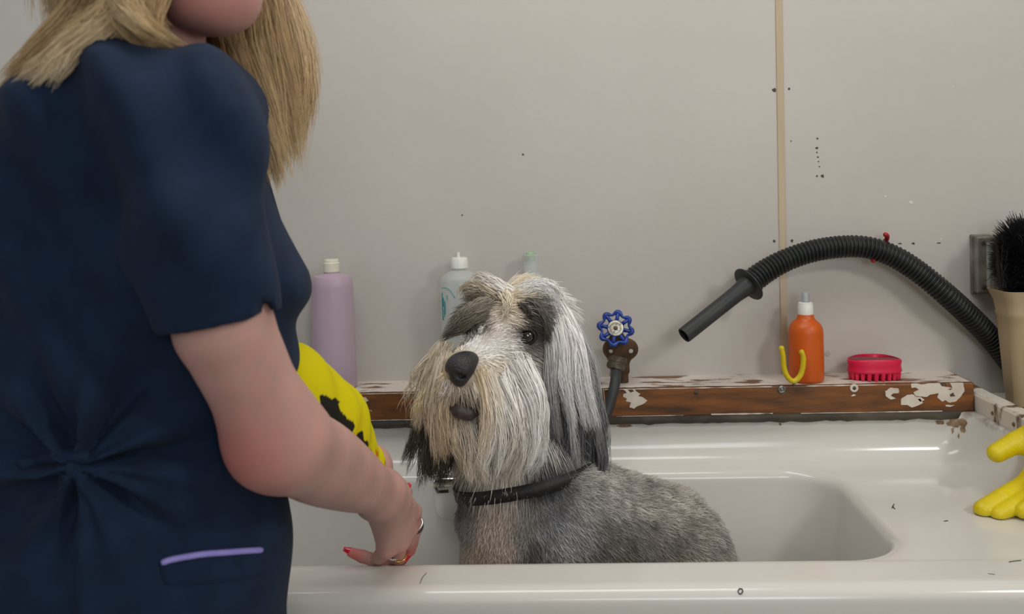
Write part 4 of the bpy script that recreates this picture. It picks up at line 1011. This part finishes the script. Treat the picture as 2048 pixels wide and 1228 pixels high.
FG = {'i': [MC['i'], P(830, 1060, 1.228), P(824, 1086, 1.236), P(816, 1104, 1.232)], 'm': [MC['m'], P(818, 1098, 1.236), P(803, 1118, 1.250), P(788, 1126, 1.252)],
      'r': [MC['r'], P(796, 1118, 1.220), P(772, 1130, 1.244), P(750, 1122, 1.246)], 'p': [MC['p'], P(752, 1122, 1.214), P(725, 1113, 1.222), P(703, 1105, 1.222)],
      't': [P(775, 985, 1.16), P(794, 982, 1.186), P(805, 977, 1.194)]}
fing = []
for k, g in FG.items(): fing += chain(g, [.0112, .0094, .0084, .0068] if k != 't' else [.015, .0115, .0085], .0025)
# left arm and hand, behind
larm = [(rc(LSJ, LEL, .048, .042), 0), (rc(LEL, LWR, .043, .027), .03)]
LP = P(775, 1000, 1.255)
larm += [(rc(LWR, LP, .025, .020), .02), (el(LP, (.022, .022, .034)), .015)]
for k, (dx, dz) in enumerate(((.028, .012), (.030, -.006), (.026, -.022), (.018, -.036))):
    a_ = LP + np.array([dx * .4, .008, dz]); larm += chain([a_, a_ + np.array([.012, .012, -.008]), a_ + np.array([.008, .016, -.026]), a_ + np.array([-.006, .014, -.034])], [.0095, .0088, .0078, .0065], .004)
larm += chain([LP + np.array([-.01, .01, .018]), LP + np.array([.006, .024, .018]), LP + np.array([.016, .030, .006])], [.012, .010, .0075], .006)
armf = union(arm + palm + kn + fing)
larmf = union(larm)
def bump_skin(p): return 0
Va, Fa = mesh_sdf(lambda p: smax(armf(p), .001 - tub_sdf(p), .002), (-.42, .68, .70), (-.06, 1.30, 1.42), .0024, bs=10)
Vb, Fb_ = mesh_sdf(larmf, (-.50, .95, .70), (-.05, 1.36, 1.42), .004, bs=10)
# head
HD = .90; chin = P(452, 52, .865); hc0 = P(350, -172, HD)
ff = np.array([.93, -.36, -.05]); ff /= np.linalg.norm(ff); fl_ = np.cross([0, 0, 1.0], ff); fl_ /= np.linalg.norm(fl_); fu = np.cross(ff, fl_)
FM = np.stack([ff, fl_, fu], 1)
def hp(f, l, u): return hc0 + ff * f + fl_ * l + fu * u
headf = union([(el(hp(-.012, 0, .035), (.095, .075, .092), FM), 0), (el(hp(.028, 0, -.03), (.066, .060, .085), FM), .03),
               (el(hp(.052, 0, -.088), (.036, .036, .024), FM), .035), (rc(hp(.0, .045, -.055), hp(.05, .018, -.088), .022, .020), .03), (rc(hp(.0, -.045, -.055), hp(.05, -.018, -.088), .022, .020), .03),
               (rc(hp(.090, 0, .012), hp(.108, 0, -.022), .009, .012), .012), (el(hp(.080, 0, -.050), (.018, .026, .010), FM), .012), (el(hp(.079, 0, -.062), (.016, .022, .009), FM), .008),
               (el(hp(.066, .032, -.02), (.025, .022, .022), FM), .02), (el(hp(.066, -.032, -.02), (.025, .022, .022), FM), .02),
               (el(hp(-.005, .074, -.005), (.018, .008, .030), FM), .006), (el(hp(-.005, -.074, -.005), (.018, .008, .030), FM), .006),
               (rc(hp(-.036, 0, -.04), P(322, 132, .91), .044, .047), .010), (rc(P(290, 240, .92), P(290, 320, .92), .07, .085), .03)])
_eyeh = [el(hp(.078, s_ * .030, .012), (.012, .014, .009), FM) for s_ in (-1, 1)]
hfn = lambda p: smax(headf(p), -np.minimum(_eyeh[0](p), _eyeh[1](p)), .008)
Vh, Fh = mesh_sdf(hfn, hc0 - np.array([.17, .15, .36]), hc0 + np.array([.16, .15, .16]), .004)
SKIN = lin((192, 150, 140)); PINKS = lin((190, 112, 106))
cols = []
for Vx in (Va, Vb, Vh):
    c_ = np.tile(SKIN, (len(Vx), 1)); nz_ = fnoise(Vx, 28, 2); n2_ = fnoise(Vx, 95, 6); c_ = c_ * (1 + .13 * nz_ + .08 * n2_)[:, None]; c_[:, 1:] *= (1 - .10 * n2_)[:, None]
    cols.append(c_)
def blush(Vx, c_, cen, r, amt, colr=PINKS):
    w = (np.exp(-((Vx - cen) ** 2).sum(1) / r ** 2) * amt)[:, None]; return c_ * (1 - w) + colr * w
cols[0] = blush(Va, cols[0], P(492, 905, .80), .042, .9); 
for k in 'imrp': cols[0] = blush(Va, cols[0], MC[k], .016, .5)
for k in 'imrp': cols[0] = blush(Va, cols[0], FG[k][-1], .022, .75, lin((206, 96, 92)))
cols[2] = blush(Vh, cols[2], hp(.06, -.02, -.07), .05, .75); cols[2] = blush(Vh, cols[2], hp(.095, 0, -.056), .018, .9, lin((176, 62, 66)))
off1 = len(Va); off2 = off1 + len(Vb)
M_skinp = mat('fair_skin', (222, 172, 160), 0.5, attr='col', spec=.35, sss=.12, bump=.12, bscale=350)
fast_mesh('body', np.concatenate([Va, Vb, Vh]), np.concatenate([Fa, Fb_ + off1, Fh + off2]), M_skinp, person, col=np.concatenate(cols))
# eyes, mouth line (above the frame)
M_eyew = mat('eye_white', (228, 226, 222), 0.2); M_iris = mat('blue_iris', (70, 110, 140), 0.2)
for s_ in (-1, 1):
    e_ = hp(.0665, s_ * .030, .012)
    Ve, Fe = lathe_geo([(.0105 * math.sin(t), -.0105 * math.cos(t)) for t in np.linspace(.02, 3.12, 14)], e_, axis=ff, sides=20); eo = pyd('eye', Ve, Fe, M_eyew, person)
    lathe('iris', [(0, 0), (.005, 0), (.004, .0012), (0, .0015)], e_ + ff * .0099, M_iris, eo, axis=ff, sides=18)
# nails
M_nail = mat('red_nail_polish', (196, 38, 48), 0.2, (184, 30, 42), 60, coat=.4)
def nail(tip, back, up, L=.015, w=.0055):
    d_ = tip - back; d_ /= np.linalg.norm(d_); u_ = np.asarray(up, float); u_ = u_ - (u_ @ d_) * d_; u_ /= np.linalg.norm(u_); s_ = np.cross(d_, u_)
    n_, m2 = 8, 6; V_ = []; F_ = []
    for i in range(n_):
        t_ = i / (n_ - 1); wd = w * (1 - .55 * max(0, t_ - .55) / .45) * (1 if t_ > .1 else .85)
        for j in range(m2):
            a_ = (j / (m2 - 1) - .5) * 2
            V_.append(tip + d_ * (L * t_ - .006) + s_ * a_ * wd + u_ * (.0068 - .0028 * a_ * a_ - .0012 * t_))
    k0 = len(V_)
    V_ += [v - u_ * .0009 for v in V_]
    for i in range(n_ - 1):
        for j in range(m2 - 1):
            q_ = (i * m2 + j, i * m2 + j + 1, (i + 1) * m2 + j + 1, (i + 1) * m2 + j); F_ += [q_, tuple(k0 + x for x in q_[::-1])]
    edge = [j for j in range(m2)] + [i * m2 + m2 - 1 for i in range(1, n_)] + [(n_ - 1) * m2 + j for j in range(m2 - 2, -1, -1)] + [i * m2 for i in range(n_ - 2, 0, -1)]
    for a_, b_ in zip(edge, edge[1:] + edge[:1]): F_.append((a_, b_, k0 + b_, k0 + a_))
    return pyd('fingernail', V_, F_, M_nail, person)
nail(FG['i'][-1], FG['i'][-2], (.3, -.9, 0), L=.019, w=.006); nail(FG['p'][-1], FG['p'][-2], (-.1, -.6, .75), L=.018, w=.0055); nail(FG['t'][-1], FG['t'][-2], (0.1, -.9, .4), L=.018, w=.0065); nail(FG['m'][-1], FG['m'][-2], (0, .2, -1)); nail(FG['r'][-1], FG['r'][-2], (0, .1, -1))
# rings
M_gold = mat('gold', (212, 170, 90), 0.22, metal=1.0); M_silver = mat('silver', (206, 204, 200), 0.18, metal=1.0); M_stone = mat('clear_stone', (236, 236, 232), 0.05, spec=1.0, coat=1.0)
def ring(a, b, t_, r, m, th=.0011, name='ring'):
    c_ = a + (b - a) * t_; d_ = (b - a) / np.linalg.norm(b - a); u_ = np.cross(d_, [0, 1, .2]); u_ /= np.linalg.norm(u_); w_ = np.cross(d_, u_)
    return tube(name, [c_ + r * (math.cos(q) * u_ + math.sin(q) * w_) for q in np.linspace(0, 2 * np.pi, 40, endpoint=False)], th, m, person, sides=8, closed=True), c_
g_, gc = ring(FG['r'][0], FG['r'][1], .72, .0112, M_gold)
tag(g_, 'gold ring set with small clear stones')
for k in range(5):
    a_ = P(778 + k * 4.2, 1117 + [0, 2, 2.5, 2, .5][k], 1.2025); lathe('stone', [(0, -.0015), (.0016, 0), (.0012, .0012), (0, .0013)], a_, M_stone, g_, axis=(0, -1, .2), sides=8)
s_, _ = ring(FG['i'][0], FG['i'][1], .60, .0114, M_silver); tag(s_, 'plain silver ring')
b_, _ = ring(FG['i'][0], FG['i'][1], .80, .0113, M_rubber, .0014, 'dark_band')
# lavender trim on the pocket
M_lav = mat('lavender_trim', (158, 150, 222), 0.6, (146, 138, 214), 60)
def on_top(x, y, o=.001): 
    q = march(x, y, cloth); d_ = ray(x, y); return q - d_ / np.linalg.norm(d_) * o
pk = [on_top(x, y, .002) for x, y in ((322, 1126), (340, 1120), (370, 1114), (410, 1108), (450, 1105), (490, 1102), (524, 1100))]
tube('pocket_trim', spline(pk, 40), np.r_[.0022, np.full(38, .0030), .0022], M_lav, top_o, sides=10)
# pocket patch outline
for seg in ([(322, 1132), (326, 1150), (334, 1166)], [(334, 1166), (380, 1168), (430, 1164), (480, 1158), (524, 1150)]):
    tube('pocket_seam', spline([on_top(x, y, .0005) for x, y in seg], 24), .0011, M_navy, top_o, sides=6)
# waist tie running round the back
tube('waist_tie', spline([on_top(x, y, .0015) for x, y in ((178, 912), (130, 912), (80, 920), (40, 933))], 30), .006, M_navy, top_o, sides=8)
# trousers and shoes below the frame
M_trous = mat('navy_trousers', (30, 46, 72), 0.85, (26, 40, 64), 20, bump=.2, bscale=300)
hipz = .74; cxh = float(np.interp(.70, tz, tx))
trf = []
for s_, st in ((-1, -.01), (1, .05)):
    hpj = np.array([cxh, TD - .02, .72]) + pl * s_ * .085; kn_ = np.array([cxh, TD - .03, .44]) + pl * s_ * .085 + pf * (.01 + st); an = np.array([cxh, TD - .04, .09]) + pl * s_ * .085 + pf * st * .6
    trf += chain([hpj, kn_, an], [.084, .072, .060], .04)
    sh = union([(rc(an + np.array([0, 0, -.045]) - pf * .04, an + np.array([0, 0, -.052]) + pf * .13, .042, .034), 0)])
    shf = lambda p, sh=sh: smax(sh(p), .004 - p[:, 2], .006)
    Vs, Fs = mesh_sdf(shf, an + np.array([-.2, -.2, -.1]), an + np.array([.2, .2, .05]), .006); fast_mesh('shoe', Vs, Fs, M_rubber, person)
trf = union([(el(np.array([cxh, TD - .02, .72]), (.115, .13, .10)), 0)] + trf)
trf2 = lambda p: smax(smax(trf(p), .055 - p[:, 2], .004), p[:, 2] - .74, .01)
Vt, Ft = mesh_sdf(trf2, (cxh - .25, TD - .3, .03), (cxh + .25, TD + .26, .76), .008); fast_mesh('trousers', Vt, Ft, M_trous, person)

# ---- long blonde hair
M_hair = mat('blonde_hair', (190, 150, 100), 0.42, attr='col', spec=.45)
BL = (204, 176, 132); BD = (148, 118, 80); BH = (226, 206, 172); LK2 = []
def LP2(n, r0, r1, c0, c1, *pts, **k): LK2.append(lock(G(*pts), int(n * 2.0), r0, r1, c0, c1, K=18, lenvar=.3, **{'wave': .0016, 'freq': .28, 'clumps': 8, **k}))
# over the back and near shoulder
LP2(800, .020, .024, BD, BL, (250, -160, .88), (195, -40, .87), (140, 50, .86), (80, 140, .87), (10, 235, .88), clumps=12)
LP2(900, .026, .026, BD, BL, (265, -140, .84), (200, -30, .825), (165, 35, .81), (110, 95, .80), (20, 185, .81), clumps=12)
LP2(700, .026, .028, BD, BL, (280, -130, .83), (255, -30, .81), (235, 30, .80), (200, 65, .785), (120, 100, .78), clumps=9)
LP2(260, .016, .016, BL, BH, (250, -20, .79), (215, 40, .778), (150, 88, .768), (60, 165, .775), clumps=12)
LP2(60, .010, .014, BL, BH, (200, 40, .79), (160, 80, .775), (125, 120, .76), (95, 165, .76), clumps=6)
LP2(700, .028, .026, BD, BL, (300, -150, .825), (295, -40, .81), (275, 20, .80), (285, 60, .81), (310, 88, .83), clumps=9)
LP2(500, .022, .018, BL, BL, (280, -120, .81), (240, -20, .785), (250, 30, .775), (295, 68, .79), (340, 97, .82), clumps=7)
LP2(200, .012, .010, BH, BL, (250, -60, .80), (235, 5, .775), (275, 50, .765), (325, 80, .785), clumps=4)
# far side, falling in front of the far shoulder
LP2(1100, .034, .040, BL, BL, (440, -180, 1.00), (500, -60, 1.01), (525, 60, 1.02), (548, 180, 1.03), (556, 300, 1.03), clumps=14)
LP2(800, .030, .030, BD, BL, (430, -150, .98), (470, -20, .99), (480, 90, 1.00), (512, 210, 1.01), (540, 330, 1.01), clumps=12)
LP2(600, .024, .034, BH, BL, (470, -170, 1.02), (535, -30, 1.04), (575, 80, 1.05), (590, 180, 1.05), (572, 280, 1.05), clumps=10, wave=.003)
LP2(500, .020, .014, BD, BL, (430, 20, .975), (450, 100, .98), (490, 190, .985), (528, 290, .99), (547, 375, .99), clumps=7)
LP2(500, .026, .024, BD, BD, (430, -60, .96), (440, 40, .965), (460, 120, .97), (495, 210, .98), clumps=8)
LP2(40, .010, .016, BL, BL, (540, 180, 1.03), (568, 240, 1.03), (572, 290, 1.03), (560, 340, 1.03), clumps=6)
LP2(160, .022, .040, BH, BL, (500, -120, 1.03), (560, 0, 1.05), (592, 100, 1.06), (600, 190, 1.06), (585, 260, 1.06), clumps=9, wave=.004)
# crown (above the frame)
for a_ in np.linspace(-1.3, 1.3, 9):
    s0 = hp(-.02, 0, .12); s1 = hp(-.03, .085 * math.sin(a_), .035 + .085 * math.cos(a_)); s2 = hp(-.05, .10 * math.sin(a_) * 1.05, -.04); s3 = hp(-.06, .10 * math.sin(a_), -.13)
    LK2.append(lock([s0, s1, s2, s3], 500, .02, .03, BD, BL, K=18, clumps=6))
    LK2.append(lock([hp(.03, 0, .118), hp(-.06, .07 * math.sin(a_), .09), hp(-.098, .08 * math.sin(a_), .0), hp(-.088, .07 * math.sin(a_), -.12)], 400, .018, .018, BD, BL, K=18, clumps=6))
for s_ in (-1, 1):
    for q_ in (.02, .045, .07):
        LK2.append(lock([hp(.062 - q_ * .3, s_ * .004, .108 + q_ * .1), hp(.052 - q_ * .5, s_ * .055, .088), hp(.020 - q_ * .5, s_ * .083, .02), hp(-.005 - q_ * .5, s_ * .086, -.06), hp(-.02 - q_ * .5, s_ * .080, -.13)], 500, .016, .016, BD, BL, K=18, clumps=7, wave=.0016, freq=.3))
pp = np.concatenate([a for a, _ in LK2]); cl_ = np.concatenate([b for _, b in LK2])
strands('hair', pp, .00026 * (1 - np.linspace(0, 1, 18) ** 3) + .00008, cl_, M_hair, person)

# ================================================================== yellow cloth over her left forearm
yc_pts = [P(560, 800, 1.045), P(650, 862, 1.085), P(722, 915, 1.125)]
_yc = union([(rc(P(575, 795, 1.05), P(650, 850, 1.085), .062, .050), 0), (rc(P(650, 850, 1.085), P(728, 925, 1.125), .050, .024), .03)])
def ycl(p): return np.maximum(_yc(p) + .0022 * np.sin(p[:, 0] * 120 + p[:, 2] * 60) + .0015 * np.sin(p[:, 1] * 150 - p[:, 2] * 90), -larmf(p) + -.001)
yo = P(650, 850, 1.085); V, Fc = mesh_sdf(ycl, yo - np.array([.16, .13, .15]), yo + np.array([.13, .13, .13]), .002)
q = proj(V); prn = fnoise(V, 70, 4) + .5 * fnoise(V, 150, 9)
line = np.abs((q[:, 1] - 810) - (q[:, 0] - 655) * 1.28) / 1.62
below = (q[:, 1] - 810) - (q[:, 0] - 655) * 1.28
dark = ((line < 14 + 14 * prn) | ((below > 0) & (prn > .12))) & (q[:, 0] > 640) & (q[:, 0] < 750) & (q[:, 1] > 790)
orange = (~dark) & (q[:, 1] > 880) & (prn > .28) & (line < 22)
ccol = np.tile(lin((210, 196, 14)), (len(V), 1)); ccol[dark] = lin((34, 34, 26)); ccol[orange] = lin((200, 120, 16))
M_ycl = mat('yellow_print_cotton', (206, 190, 12), 0.85, attr='col', bump=.25, bscale=500, spec=.15)
yco = fast_mesh('yellow_cloth', V, Fc, M_ycl, None, col=ccol)
tag(yco, "yellow cloth with black print bunched behind the person's bare arm", 'cloth')
